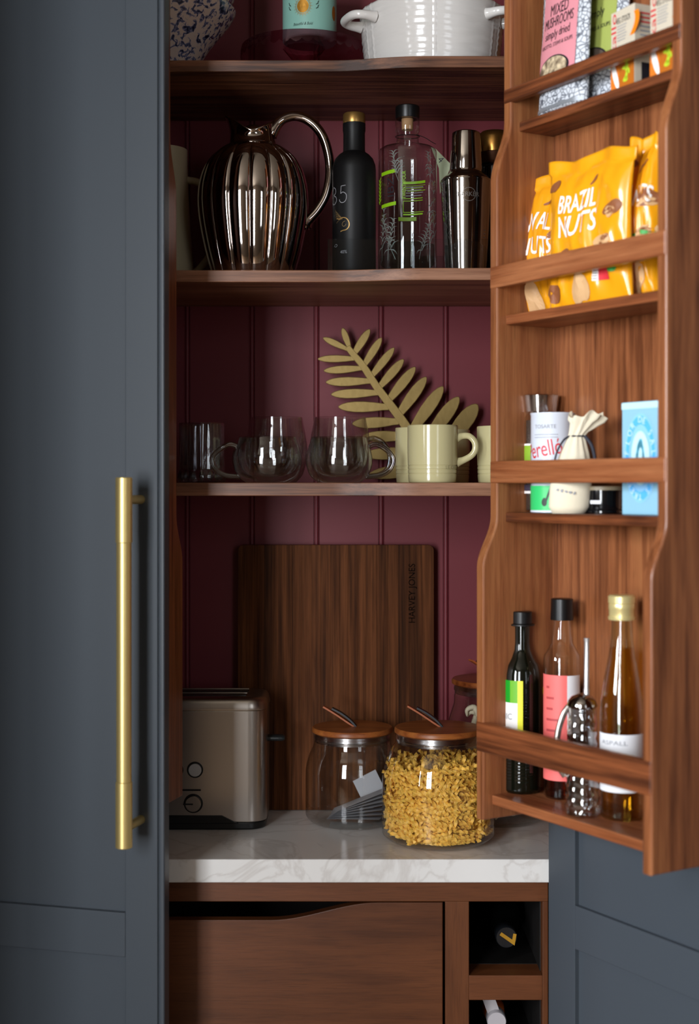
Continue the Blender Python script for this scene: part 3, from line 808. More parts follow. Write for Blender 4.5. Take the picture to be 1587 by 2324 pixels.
def glass_mug(label, px, Y, h, r, side, hang=0.0, group='double walled glass mugs'):
    p = at(px, 1000, Y); t = thing('glass_mug', label, 'mug', (p.x, p.y, ZS), hang, group)
    out = [(0, .0005), (.52, 0.0), (.66, .02), (.86, .14), (.97, .32), (1.0, .46), (.985, .60), (.93, .76), (.865, .90), (.83, 1.0)]
    inn = [(.80, .997), (.82, .90), (.85, .78), (.87, .64), (.86, .50), (.78, .34), (.60, .20), (.36, .13), (0, .12)]
    P = [Vector((a, 0, b)) for a, b in out]; Q = [Vector((a, 0, b)) for a, b in inn]
    sp = spline(P, 4); sq = spline(Q, 4)
    lathe('outer_wall', [(max(0, v.x) * r if i else 0, max(0, v.z) * h) for i, v in enumerate(sp)] + [(.815 * r, 1.004 * h), (.80 * r, .998 * h)], G_MUG, t, 64, deg=80)
    lathe('inner_wall', [(max(0, v.x) * r, v.z * h) for v in sq[:-1]] + [(0, .12 * h)], G_MUG, t, 64, deg=80)
    s = side; z0, z1 = .80 * h, .13 * h
    if h > .09: z0, z1 = .66 * h, .10 * h
    pts = [(s * .90 * r, 0, z0), (s * 1.12 * r, 0, z0 + .003), (s * 1.42 * r, 0, z0 - .006), (s * 1.62 * r, 0, (z0 + z1) / 2 + .006), (s * 1.55 * r, 0, z1 + .014), (s * 1.25 * r, 0, z1 + .003), (s * .80 * r, 0, z1)]
    tube('handle', spline(pts, 7), .0035, glass('handle_glass', '#d8d4d2', .10, .8, 1.6), t, 12, 1.3)
glass_mug('squat double walled glass mug at front with its handle to the left', 608, 2.385, .0765, .0575, -1)
glass_mug('tall double walled glass mug behind the one with its handle to the left', 628, 2.505, .115, .0545, -1, -.5)
glass_mug('squat double walled glass mug at front beside the cream mugs', 770, 2.385, .0765, .0560, 1)
glass_mug('tall double walled glass mug behind the squat one beside the cream mugs', 772, 2.503, .115, .0545, 1, .12)

def cream_mug(label, px, Y, rz, handle=True):
    p = at(px, 1000, Y); t = thing('stoneware_mug', label, 'mug', (p.x, p.y, ZS), rz, 'cream stoneware mugs')
    r = .0418; h = .0950
    pr = [(0, 0), (r - .0035, 0), (r - .0022, .0015)]
    for z, d in ((.010, 0), (.0135, 0), (.0142, .0007), (.0152, .0007), (.0160, 0), (.0205, 0), (.0212, .0007), (.0222, .0007), (.0230, 0), (.0268, 0), (.0275, .0007), (.0285, .0007), (.0293, 0), (.05, 0), (.08, 0)):
        pr.append((r - .0016 + .0016 * min(1, z / .05) - d, z))
    pr += [(r, h - .001), (r - .0008, h), (r - .0030, h), (r - .0038, h - .001), (r - .005, .008), (0, .006)]
    lathe('mug_body', pr, CREAMG, t, 72, deg=30)
    if handle:
        pts = [(r - .002, 0, .0745), (r + .008, 0, .0775), (r + .019, 0, .0768), (r + .0275, 0, .068), (r + .029, 0, .056), (r + .0235, 0, .046), (r + .012, 0, .0385), (r - .002, 0, .0335)]
        tube('handle', spline(pts, 7), lambda q: .0042 + .0030 * (abs(q - .5) * 2) ** 8, CREAMG, t, 16, 1.25)
    return t, r
m0, mr = cream_mug('cream stoneware mug with its handle to the right, nearest of the mugs', 982, 2.362, -.1)
lettering('embossed_lettering', 'LE CREUSET', .0078, on_cyl(mr - .0012, .0006), pm('embossed_glaze', '#a89f76', .2), m0, ofs=(.047, .0248), width=.046)
cream_mug('cream stoneware mug half hidden behind the left side of the nearest mug', 952, 2.462, 1.85)
cream_mug('cream stoneware mug in the shade behind the handle of the nearest mug', 1014, 2.550, 2.0)
cream_mug('cream stoneware mug cut off by the right-hand door rack', 1139, 2.40, 1.2)

def fern():
    Y = 2.604
    t = thing('fern_ornament', 'antique brass fern leaf ornament leaning on the burgundy boards behind the mugs', 'ornament', (at(930, 0, Y).x, Y, ZS))
    ox, oz = at(930, 0, Y).x, ZS
    def P(cx, cy):
        v = at(720 + cx / 4.176, 730 + cy / 4.176, Y); return Vector((v.x - ox, v.z - oz))
    S = .0001937 * 1.0   # metres per crop pixel
    def leaf(b, tip, w, nm='leaflet', bulge=.55, pt=.25):
        B, T = P(*b), P(*tip); d = T - B; L = d.length; d.normalize(); n = Vector((-d.y, d.x)); W = w * S / 2 * 1.28
        cl = [(0, .62), (.12, .66), (.3, .86), (.5, 1.0), (.68, .98), (.82, .82), (.92, .56), (.98, .26), (1.0, 0)]
        poly = [B + d * L * q + n * W * k for q, k in cl] + [B + d * L * q - n * W * k for q, k in reversed(cl[:-1])]
        o = prism(nm, [(v.x, v.y) for v in poly], -.0024, .0024, FERN, t, bev=.0012)
        return o
    for b, tip, w in (((300, 268), (55, 152), 50), ((312, 262), (240, 58), 50), ((375, 350), (4, 354), 56), ((440, 440), (60, 466), 60), ((520, 562), (80, 574), 70), ((590, 672), (130, 690), 72), ((680, 808), (198, 808), 82), ((775, 945), (330, 968), 84),
                      ((880, 1085), (430, 1090), 84), ((985, 1235), (440, 1262), 92), ((1080, 1380), (485, 1455), 100),
                      ((335, 330), (500, 70), 62), ((430, 440), (612, 150), 62), ((498, 540), (732, 245), 64), ((575, 640), (822, 355), 70), ((660, 770), (932, 428), 78), ((755, 910), (1036, 522), 86), ((880, 1060), (1195, 612), 98), ((1040, 1120), (1345, 712), 104), ((1230, 1160), (1520, 782), 125)):
        leaf(b, tip, w)
    R = [(285, 235), (335, 300), (440, 425), (560, 610), (680, 770), (800, 930), (880, 1050), (1000, 1220), (1180, 1440)]
    pts = spline([(P(*q).x, P(*q).y, 0) for q in R], 4); vs = []
    L, Rr = [], []
    for i, q in enumerate(pts):
        d = (pts[min(i + 1, len(pts) - 1)] - pts[max(i - 1, 0)]).normalized(); w = (38 + 34 * i / len(pts)) * S * .74
        L.append((q.x - d.y * w, max(q.y + d.x * w, .0005))); Rr.append((q.x + d.y * w, max(q.y - d.x * w, .0)))
    prism('stem', L + Rr[::-1], -.0027, .0027, FERN, t, bev=.0012)
fern()

# ================================================================== worktop
ZC = .9002
def toaster():
    x0, x1, y0, y1 = -.455, at(605, 0, 2.47).x, 2.455, 2.590
    t = thing('toaster', 'brushed steel toaster with black base standing left on the worktop', 'toaster', ((x0 + x1) / 2, (y0 + y1) / 2, ZC))
    X, Y = (x1 - x0) / 2, (y1 - y0) / 2
    def rr(X, Y, R, n=8):
        out = []
        for cx, cy, a0 in ((X - R, Y - R, 0), (-X + R, Y - R, pi / 2), (-X + R, -Y + R, pi), (X - R, -Y + R, 1.5 * pi)):
            for k in range(n + 1): a = a0 + pi / 2 * k / n; out.append((cx + R * cos(a), cy + R * sin(a)))
        return out
    H = .228
    prism('body', rr(X, Y, .032), .014, H - .022, STEEL, t, 'XY', .001)
    vs, fs = [], []; rings = []
    for z, ins, R in ((H - .0215, -.0008, .033), (H - .019, -.0012, .033), (H - .008, .0005, .032), (H - .002, .004, .030), (H, .012, .026)):
        rings.append([len(vs) + i for i in range(36)]); vs += [(a, b, z) for a, b in rr(X - ins, Y - ins, R)]
    for A, B in zip(rings, rings[1:]):
        for k in range(36): fs.append((A[k], A[(k + 1) % 36], B[(k + 1) % 36], B[k]))
    fs.append(tuple(rings[-1]))
    sharp(mesh('top_rim', vs, fs, STEEL, t), 60)
    for yy in (-.028, .022):
        box('slot', -X + .03, X - .036, yy - .012, yy + .012, H - .0005, H + .0012, BLACKP, t, .0004)
        box('slot_lip', -X + .03, X - .036, yy + .012, yy + .0145, H - .0002, H + .0025, STEEL, t, .0005)
    prism('base', rr(X - .002, Y - .002, .031), .0, .0138, BLACKP, t, 'XY', .003)
    pl = [(-X + .06, .012), (X - .048, .012), (X - .062, .019), (X - .076, .026), (-X + .088, .026), (-X + .074, .019)]
    prism('base_front', pl, -Y - .0015, -Y + .004, BLACKP, t, 'XZ', .001)
    cx, cz = at(443, 0, 2.455).x - (x0 + x1) / 2, .1045
    def disc(nm, x, z, r, d0, d1, mt, bev=.0006):
        o = lathe(nm, [(0, d1), (r - bev, d1), (r, d1 - bev), (r, d0), (0, d0)], mt, t, 32); o.rotation_euler = (pi / 2, 0, 0); o.location = (x, -Y, z); return o
    for bx in (cx, cx - .034):
        disc('button_ring', bx, cz, .0140, .0002, .002, BLACKP); disc('button', bx, cz, .0112, .002, .0048, pm('button_steel', '#c4c6ca', .34, metal=.7))
    box('slider_track', cx - .10, cx + .010, -Y - .0008, -Y + .001, cz - .0365, cz - .0335, BLACKP, t)
    disc('dial_ring', cx - .003, cz - .058, .0165, .0002, .0018, BLACKP); disc('dial', cx - .003, cz - .058, .0135, .0018, .007, STEEL)
    box('dial_mark', cx - .02, cx - .003, -Y - .0078, -Y - .0069, cz - .0592, cz - .0568, BLACKP, t)
    # lever on the right-hand end
    tube('lever', [(X - .004, -.01, .150), (X + .018, -.01, .150), (X + .026, -.01, .150), (X + .030, -.01, .150)], lambda q: .0105 if q < .9 else .007, pm('lever_plastic', '#1b1e1f', .3), t, 16, .55)
toaster()

def board():
    xs = [540, 578, 600, 622, 663, 685, 707, 728, 750, 771, 790, 812, 830, 855, 880, 905, 930, 958, 985]; Y = 2.606
    w0 = at(540, 0, Y).x; w1 = at(985, 0, Y).x; h = at(0, 1237, Y).z - ZC; cx = (w0 + w1) / 2
    t = thing('cutting_board', 'dark walnut cutting board of glued strips leaning on the boarded back', 'board', (cx, Y + .012, ZC))
    t.rotation_euler = (-.006, 0, 0)
    T = .0240; R = .010
    for k in range(len(xs) - 1):
        a = at(xs[k], 0, Y).x - cx; b = at(xs[k + 1], 0, Y).x - cx
        poly = [(a + .00004, 0.0005), (b - .00004, .0005), (b - .00004, h), (a + .00004, h)]
        if k == 0: poly = [(a + R, .0005), (b - .00004, .0005), (b - .00004, h)] + [(a + R - R * sin(q * pi / 10), h - R + R * cos(q * pi / 10)) for q in range(6)] + [(a + R - R * cos(q * pi / 10), R - R * sin(q * pi / 10) + .0005) for q in range(6)][:-1]
        if k == len(xs) - 2: poly = [(a + .00004, .0005)] + [(b - R + R * sin(q * pi / 10), R - R * cos(q * pi / 10) + .0005) for q in range(6)] + [(b - R + R * cos(q * pi / 10), h - R + R * sin(q * pi / 10)) for q in range(6)] + [(a + .00004, h)]
        prism('strip', poly, -T / 2, T / 2, WBOARD, t, bev=.0003)
    lettering('branded_lettering', 'HARVEY JONES', .017, lambda u, v: (u, -T / 2 - .0004, v), pm('scorched_print', '#050302', .8, spec=.05), t, ofs=(at(936, 0, Y).x - cx, at(0, 1347, Y).z - ZC), rot=pi / 2, width=.108)
board()

def jar_profile(r, h, neck, base):
    """outer shell up to the neck"""
    P = [(0, .002), (base * .6, .0015), (base, 0), (base + (r - base) * .55, .003), (r * .985, .012), (r, .024), (r, h * .55), (r * .985, h * .64), (r * .93, h * .76), (r * .84, h * .87), (neck + .002, h * .93), (neck, h * .955), (neck, h)]
    Q = [Vector((a, 0, b)) for a, b in P[2:]]; sp = spline(Q, 4)
    return [(0, .002), (base * .6, .0015)] + [(v.x, max(0, v.z)) for v in sp]
def jar(label, px, Y, r, h, neck, base, lid_r, tabang):
    p = at(px, 0, Y); t = thing('storage_jar', label, 'jar', (p.x, p.y, ZC), 0, 'glass jars with wooden lids')
    pr = jar_profile(r, h, neck, base); w = .0028
    lathe('jar_body', pr + [(neck - w, h)], G_JAR, t, 80, deg=60)
    lathe('seal', [(neck - .0035, h - .012), (neck + .0008, h - .012), (neck + .0008, h - .008), (neck + .0022, h - .0065), (neck + .0022, h - .002), (neck + .001, h), (neck + .001, h + .0028), (neck - .006, h + .0028), (neck - .006, h - .012)], glass('seal_silicone', '#d8d0cc', .16, .5, 2., rough=.25), t, 64)
    lid = lathe('lid', [(0, h - .006), (neck - .0065, h - .006), (neck - .0065, h + .003), (lid_r - .003, h + .003), (lid_r, h + .0055), (lid_r, h + .0110), (lid_r - .002, h + .0135), (lid_r * .5, h + .0145), (0, h + .0145)], WLID, t, 72)
    # leather pull strap folded over on itself
    sx = lid_r * .10
    def strap(nm, pts, mt, wd):
        q = spline(pts, 6); vs, fs = [], []
        for i, v in enumerate(q):
            d = (q[min(i + 1, len(q) - 1)] - q[max(i - 1, 0)]).normalized(); n = Vector((-d.z, 0, d.x)) * .0014
            for yy in (-wd, wd):
                vs += [(v.x + n.x, yy, v.z + n.z), (v.x - n.x, yy, v.z - n.z)]
        for i in range(len(q) - 1):
            a = 4 * i; b = a + 4
            fs += [(a, a + 2, b + 2, b), (a + 1, b + 1, b + 3, a + 3), (a, b, b + 1, a + 1), (a + 2, a + 3, b + 3, b + 2)]
        fs += [(0, 1, 3, 2), (len(vs) - 4, len(vs) - 2, len(vs) - 1, len(vs) - 3)]
        o = mesh(nm, vs, fs, mt, lid); o.rotation_euler = (0, 0, tabang); return o
    z = h + .0145
    strap('strap', [(.007, 0, z - .001), (-.003, 0, z + .010), (-.019, 0, z + .022), (-.036, 0, z + .031)], pm('black_leather', '#22262b', .45), .008)
    strap('strap_lining', [(.004, 0, z - .001), (-.010, 0, z + .008), (-.028, 0, z + .020), (-.042, 0, z + .0285), (-.0515, 0, z + .034)], pm('tan_leather', '#a5562a', .5), .0075)
    return t, p
jar('empty-looking glass jar with wooden lid, half filled by white sachets', 800, 2.520, .0830, .155, .0660, .060, .0715, -.05)
t2, pj = jar('glass jar full of yellow pasta twists, nearest on the worktop', 995, 2.385, .0940, .177, .0690, .062, .0735, -.05)
t3, pk = jar('tall glass jar of pale curled pasta behind the pasta jar', 1126, 2.543, .0900, .237, .0730, .070, .0790, .4)

def pasta():
    rnd = random.Random(11); bm = bmesh.new()
    R = .0905
    def surf(x, y): return .128 + .012 * noise.noise(Vector((x * 22, y * 22, 3.1))) + .006 * x / R
    def twist(c, ax, L, r, turns, ph):
        ax = ax.normalized(); u = ax.orthogonal().normalized(); v = ax.cross(u); n = 9
        prev = None
        for i in range(n + 1):
            q = i / n - .5; a = ph + turns * 2 * pi * q; o = c + ax * (q * L)
            row = []
            for k in range(6):
                b = a + k * pi / 3; rr = r if k % 2 == 0 else r * .58
                row.append(bm.verts.new(o + (u * cos(b) + v * sin(b)) * rr))
            if prev:
                for k in range(6): bm.faces.new((prev[k], prev[(k + 1) % 6], row[(k + 1) % 6], row[k]))
            else: bm.faces.new(row)
            prev = row
        bm.faces.new(prev)
    n = 0
    while n < 1050:
        a = rnd.random() * 2 * pi
        if rnd.random() < .74:
            rr = rnd.uniform(.076, .0845); x, y = rr * cos(a), rr * sin(a); z = rnd.uniform(.011, surf(x, y))
        else:
            rr = .080 * math.sqrt(rnd.random()); x, y = rr * cos(a), rr * sin(a); z = surf(x, y) - rnd.uniform(0, .008)
        if z < .03: 
            lim = .072 + .5 * (z - .008)
            if rr > lim: x *= lim / rr; y *= lim / rr
        ax = Vector((rnd.gauss(0, 1), rnd.gauss(0, 1), rnd.gauss(0, .6)))
        er = Vector((x, y, 0)).normalized(); ax -= er * ax.dot(er) * (.85 if rr > .066 else .2)
        ln = rnd.uniform(.032, .044)
        if z - ln / 2 * abs(ax.normalized().z) < .012: ax.z = 0; z = max(z, .013)
        twist(Vector((x, y, z)), ax, ln, rnd.uniform(.0034, .0040), rnd.uniform(1.0, 1.4), rnd.random() * 6)
        n += 1
    rows = [(0, .009), (.060, .009), (.073, .020), (.0765, .05), (.0765, .112), (.055, .118), (0, .120)]
    vs = []
    for r, z in rows: vs.append([bm.verts.new((r * cos(2 * pi * k / 28), r * sin(2 * pi * k / 28), z)) for k in range(28)] if r else [bm.verts.new((0, 0, z))])
    for A, B in zip(vs, vs[1:]):
        for k in range(28):
            j = (k + 1) % 28
            if len(A) == 1: bm.faces.new((A[0], B[j], B[k]))
            elif len(B) == 1: bm.faces.new((A[k], A[j], B[0]))
            else: bm.faces.new((A[k], A[j], B[j], B[k]))
    m = pm('dry_pasta', '#f0b850', 0.5)
    pb = m.node_tree.nodes['Principled BSDF']; pb.inputs['Subsurface Weight'].default_value = .35; pb.inputs['Subsurface Radius'].default_value = (1, .7, .25); pb.inputs['Subsurface Scale'].default_value = .004
    o = bmobj('pasta', bm, m, None, False); sharp(o, 75); o.location = (pj.x, pj.y, ZC); o['kind'] = 'stuff'
    tag(o, 'yellow dry pasta twists filling the nearest glass jar', 'pasta')
pasta()
def pale_pasta():
    rnd = random.Random(4); bm = bmesh.new()
    def curl(c, rot, L):
        pts = [Vector((-.018, 0, 0)), Vector((-.020, 0, .010)), Vector((-.010, 0, .016)), Vector((-.003, 0, .009)), Vector((.004, 0, 0)), Vector((.014, .004, -.004)), Vector((.024, .002, .004))]
        M = Matrix.Rotation(rot[0], 3, 'X') @ Matrix.Rotation(rot[1], 3, 'Y') @ Matrix.Rotation(rot[2], 3, 'Z')
        bm_tube(bm, spline([c + (M @ p) * L for p in pts], 4), lambda q: .0042 * (.45 + .9 * sin(pi * min(1, max(0, q)))), 8)
    for k in range(120):
        a = rnd.random() * 6.28; rr = .054 * math.sqrt(rnd.random()); z = rnd.uniform(.03, .160)
        curl(Vector((rr * cos(a), rr * sin(a), z)), [rnd.random() * 6 for _ in range(3)], .9)
    curl(Vector((-.036, -.040, .186)), (0, .2, .15), 1.1); curl(Vector((-.044, -.026, .176)), (.2, .9, .3), 1.0); curl(Vector((-.018, -.046, .178)), (.4, 2.4, .2), 1.0)
    curl(Vector((-.02, -.04, .182)), (0, .5, .15), 1.0); curl(Vector((.0, -.05, .160)), (0.2, 1.0, 0), 1.0)
    curl(Vector((-.042, -.02, .153)), (1.4, .3, .4), 1.0); curl(Vector((.02, -.04, .168)), (.3, 2.0, .4), 1.0)
    o = bmobj('pale_pasta', bm, pm('pale_pasta', '#d8cbb0', .55), None, True); o.location = (pk.x, pk.y, ZC); o['kind'] = 'stuff'
    tag(o, 'pale curled pasta shapes inside the tall jar at the back', 'pasta')
pale_pasta()

def sachets():
    p = at(800, 0, 2.520); rnd = random.Random(2)
    lab = ['white paper sachet at the bottom of the fan in the left jar'] + [None] * 9
    def one(label, cx, cy, cz, w, h, rx, ry, rz):
        n = 6; vs, fs = [], []
        for s in (1, -1):
            for j in range(n + 1):
                for i in range(n + 1):
                    u, v = i / n * 2 - 1, j / n * 2 - 1
                    vs.append((u * w / 2, s * .0012 * (1 - u ** 4) * (1 - v ** 4), v * h / 2))
        m = (n + 1) ** 2
        for s in (0, m):
            for j in range(n):
                for i in range(n):
                    q = [s + j * (n + 1) + i, s + j * (n + 1) + i + 1, s + (j + 1) * (n + 1) + i + 1, s + (j + 1) * (n + 1) + i]
                    fs.append(q if s else q[::-1])
        o = mesh('sachet', vs, fs, pm('sachet_paper', '#b4b4ba', .6), None, True); o.location = (p.x + cx, p.y + cy, ZC + cz); o.rotation_euler = (rx, ry, rz)
        tag(o, label, 'sachet', 'paper sachets in the left jar'); return o
    for k in range(7):
        one('lowest white paper sachet of the fanned stack inside the left jar' if k == 0 else 'topmost white paper sachet of the fanned stack inside the left jar' if k == 6 else 'white paper sachet in the middle of the fanned stack inside the left jar',
            .004 + .0015 * k, -.016, .0105 + .0052 * k, .094, .048, pi / 2 - .10, -.02 - .055 * k, -.15 + .05 * k)
    one('larger white sachet propped upright on the right inside the left jar', .034, .026, .050, .046, .058, -.25, -.42, .25)
sachets()

# ================================================================== wine cubbies
def wine(label, x, z, name, caps, tilt):
    t = thing('wine_bottle', label, 'bottle', (x, 2.345, z), 0, None); t.rotation_euler = (pi / 2 * -1 + tilt, 0, 0)
    # local +z points away from the viewer (into the cubby)
    t.rotation_euler = (-pi / 2, 0, 0)
    body = [(0, .245), (.034, .245), (.0365, .242), (.0365, .115), (.033, .097), (.022, .080), (.0155, .065), (.0145, .045), (.0145, .010)]
    lathe('bottle_body', body + [(0, .010)], pm('wine_glass_dark', '#0a0b0a', .08, spec=.6), t, 40)
    return t
w1 = wine('wine bottle lying in the upper cubby with a gold numeral on its black cap', at(1150, 0, 2.345).x, .7124 + .0375, 0, 0, 0)
cap = lathe('cap', [(0, 0), (.0165, 0), (.0178, .002), (.0178, .03), (.0146, .034), (.0146, .036)], pm('cap_black', '#17191d', .3, coat=.3), w1, 36)
lettering('cap_numeral', '7', .036, lambda u, v: (u, -v, -.0004), pm('gold_numeral', '#c8952e', .35, metal=.4), w1, rot=-1.75, ofs=(.0005, .0), width=.019, bold=.03)
w2 = wine('wine bottle lying in the lower cubby with white capsule and orange band', at(1128, 0, 2.345).x, .5735 + .0376, 0, 0, 0)
lathe('cap', [(0, 0), (.0150, 0), (.0160, .002), (.0160, .026), (.0146, .03), (.0146, .034)], pm('capsule_white', '#cfc8cc', .4), w2, 36)
lathe('band', [(.0146, .034), (.0166, .036), (.019, .062), (.017, .064)], pm('capsule_orange', '#b3541c', .4), w2, 36)
tg = box('neck_tag', -.010, .010, -.0445, -.013, .012, .0128, pm('tag_white', '#b9b2b4', .6), w2); tg.rotation_euler = (0, 0, -.35)

# ================================================================== right-hand door rack
def rot_rack(): return ROT
# --- bottles on the bottom tier
Z4 = 1.0285 + .0003
def rack_bottle(name, label, cat, px, e, body, mat, top_py, seg=56, group=None):
    p = rk(px, e, Z4); t = thing(name, label, cat, p, face_cam(p)); return t, p
# dark oil bottle
t, p = rack_bottle('oil_bottle', 'dark green oil bottle with black pourer cap and green, yellow and white label', 'bottle', 1185, .078, None, None, 0)
r = .0290; H = zpx(1387, p.y) - Z4; zn = zpx(1475, p.y) - Z4; zs = zpx(1540, p.y) - Z4
def oilfn(r_, a, z):
    if r_ > .027 and .02 < z < zs: r_ *= 1 + .010 * sin(z * 2100 + a * 2)
    return (r_ * sin(a), -r_ * cos(a), z)
pr = [(0, 0), (r - .003, 0), (r, .004)] + [(r, .004 + (zs - .008) * k / 90) for k in range(1, 91)] + [(r * .97, zs + .008), (r * .86, zs + .022), (r * .64, zn - .012), (r * .46, zn), (.0120, zn + .012), (.0120, H - .022), (0, H - .022)]
lathe('bottle_body', pr, G_OIL, t, 64, oilfn, deg=70)
lathe('cap', [(0, H - .0215), (.0195, H - .0215), (.0195, H - .0195), (.0155, H - .0180), (.0155, H - .001), (.014, H), (0, H)], BLACKP, t, 40)
f = on_cyl(r, .0009); lz0 = zpx(1665, p.y) - Z4; lz1 = zpx(1540, p.y) - Z4; lm = zpx(1590, p.y) - Z4
uL_, uR_ = -.052, .0015
patch('label_white', uL_, uR_ - .008, lz0, lm, f, WHITEP, t); patch('label_green', uL_, uR_ - .020, lm, lz1, f, pm('label_green', '#0d9a22', .45), t)
patch('label_leaf', uR_ - .020, uR_ - .008, lm, lz1, f, pm('label_leaf', '#6fb92e', .45), t, 4); patch('label_yellow', uR_ - .008, uR_, lz0, lz1, f, pm('label_yellow', '#eef03a', .45), t, 4)
lettering('label_lettering', 'ONIC', .013, on_cyl(r, .0014), GREYI, t, ofs=(-.030, (lz0 + lm) / 2 + .004), width=.030)
patch('fine_print', -.042, -.010, lz0 + .010, lz0 + .0125, on_cyl(r, .0014), GREYI, t, 8, 1)

# pink labelled bottle
t, p = rack_bottle('vinegar_bottle', 'clear bottle of rust-red vinegar with pink label and black cap', 'bottle', 1276, .052, None, None, 0)
Y = p.y; r = .0275; H = zpx(1358, Y) - Z4; zc = zpx(1402, Y) - Z4; zs = zpx(1480, Y) - Z4
lathe('bottle_body', [(0, 0), (r - .003, 0), (r, .004), (r, zs - .012), (r * .97, zs - .004), (r * .80, zs + .004), (.0165, zs + .014), (.0140, zs + .03), (.0128, zc), (.0110, zc)], G_CLEAR, t, 56)
lathe('vinegar', [(0, .003), (r - .0025, .003), (r - .0025, zpx(1560, Y) - Z4), (0, zpx(1560, Y) - Z4)], G_ROSE, t, 48)
lathe('cap', [(0, zc - .003), (.0172, zc - .003), (.0172, zc), (.0165, H - .001), (.0150, H), (0, H)], BLACKP, t, 40)
f = on_cyl(r, .0004); PINK = pm('label_pink', '#f0706c', .5)
l0, l1 = zpx(1765, Y) - Z4, zpx(1528, Y) - Z4
patch('label_pink', -.046, .0075, l0, l1, f, PINK, t, 16); patch('label_white', .0075, .033, l0 + .07, l1 - .0005, f, PAPER, t, 10)
for k in range(6):
    patch('label_print', -.026, -.026 + (.006, .014, .012, .020, .022, .016)[k], l1 - .020 - .016 * k, l1 - .0165 - .016 * k, on_cyl(r, .0008), pm('label_ink', '#b8474a', .5), t, 6, 1)
blob('label_dot', -.040, l1 - .026, .0030, .006, on_cyl(r, .0008), pm('label_mustard', '#d89a2c', .5), t, 12, wob=0)

# glass syrup dispenser with chrome lid
t, p = rack_bottle('syrup_dispenser', 'small glass dispenser with domed chrome lid and upright chrome plunger', 'dispenser', 1322, .1065, None, None, 0)
Y = p.y; H = zpx(1602, Y) - Z4
def bub(r_, a, z):
    if .01 < z < H - .01: r_ *= 1 + .05 * sin(z * 420 + a * 2) + .03 * sin(a * 6)
    return (r_ * sin(a), -r_ * cos(a), z)
pr = [(0, 0), (.0205, 0), (.0235, .003)] + [(.0240 - .0050 * (k / 40), .004 + (H - .008) * k / 40) for k in range(41)] + [(.0185, H), (.016, H), (.016, .016), (0, .014)]
lathe('dispenser_body', pr, glass('bubble_glass', '#e8e9ea', .10, .8, 1.8), t, 64, bub, deg=70)
lathe('lid', [(.0185, H - .003), (.0215, H), (.0215, H + .002), (.0195, H + .008), (.0150, H + .0135), (.008, H + .0165), (.004, H + .018), (0, H + .018)], SHINY, t, 48)
HT = zpx(1448, Y) - Z4
tube('plunger', [(.006, 0, H + .012), (.006, 0, H + .024), (.006, 0, H + .025), (.0065, 0, HT - .006), (.0065, 0, HT)], lambda q: .0042 if q < .3 else (.0036 if q < .9 else .0044), pm('satin_steel', '#dcdbdc', .28, metal=.75), t, 16)
tube('handle', spline([(-.019, 0, H - .001), (-.026, -.002, H - .012), (-.033, -.003, H - .034), (-.036, -.003, H - .06), (-.033, -.002, H - .085), (-.024, 0, H - .10)], 6), .0032, STEEL, t, 10, 1.4)

# white wine vinegar bottle
t, p = rack_bottle('vinegar_bottle', 'tall bottle of golden vinegar with pale gold cap and white label', 'bottle', 1412, .066, None, None, 0)
Y = p.y; r = .0305; H = zpx(1350, Y) - Z4; zc = zpx(1403, Y) - Z4; zs = zpx(1620, Y) - Z4
G = pm('cap_pale_gold', '#e3d193', .3, metal=.5)
outl = [(r, .004), (r, zs), (r * .96, zs + .02), (r * .80, zs + .052), (r * .62, zs + .082), (.0155, zs + .105), (.0140, zc)]
lathe('bottle_body', [(0, 0), (r - .003, 0)] + outl + [(.012, zc)], glass('pale_bottle', '#eef2e4', .06, .8, 3.), t, 56)
lv = zpx(1470, Y) - Z4
liq = [(0, .003)] + [(a - .0022, max(b, .003)) for a, b in outl if b < lv] + [(.0165, lv), (0, lv)]
lathe('vinegar', liq, G_AMB, t, 56)
lathe('cap', [(0, zc - .002), (.0188, zc - .002), (.0192, zc), (.0192, zc + .0025), (.0180, zc + .003), (.0180, zc + .012), (.0186, zc + .013), (.0186, H - .014), (.0180, H - .012), (.0192, H - .011), (.0192, H - .002), (.0170, H), (0, H)], G, t, 48)
f = on_cyl(r, .0004); l1, l0 = zpx(1660, Y) - Z4, zpx(1790, Y) - Z4
patch('label', -.046, .046, l0, l1, f, PAPER, t, 24)
lettering('label_lettering', 'ASPALL', .0085, on_cyl(r, .0008), GREYI, t, ofs=(-.012, l1 - .012), width=.04)

# --- third tier
Z3R = 1.4544 + .0003
p = rk(1226, .046, Z3R); Y = p.y
t = thing('pepper_grinder', 'glass grinder of dark peppercorns with clear cap and lime label, behind the white tin', 'grinder', p, face_cam(p))
H = zpx(897, Y) - Z3R; zc = zpx(937, Y) - Z3R; r = .0262
lathe('grinder_jar', [(0, 0), (r - .003, 0), (r, .004), (r, zc - .008), (r - .003, zc - .003), (.0235, zc - .001)], G_CLEAR, t, 48)
lathe('peppercorns', [(0, .003), (r - .003, .003), (r - .003, zc - .012), (0, zc - .012)], add_bump(pm('peppercorn', '#3a2a20', .7), 240, 1.0, dist=.003), t, 40)
lathe('cap', [(.0240, zc), (.0262, zc + .001), (.0300, H - .001), (.0290, H), (0, H), (0, H - .002), (.0275, H - .002), (.0240, zc + .002)], glass('cap_plastic', '#f0ece8', .28, .6, 2., rough=.12), t, 48)
lathe('cap_insert', [(0, zc - .001), (.019, zc - .001), (.021, H - .008), (0, H - .006)], glass('cap_plastic', ''), t, 24)
f = on_cyl(r, .0004); l1, l0 = zpx(1012, Y) - Z3R, zpx(1095, Y) - Z3R
patch('label', -.05, .03, l0, l1, f, pm('label_lime', '#8fb834', .45), t, 16); patch('label_edge', -.05, .03, l1, l1 + .003, f, WHITEP, t, 12)
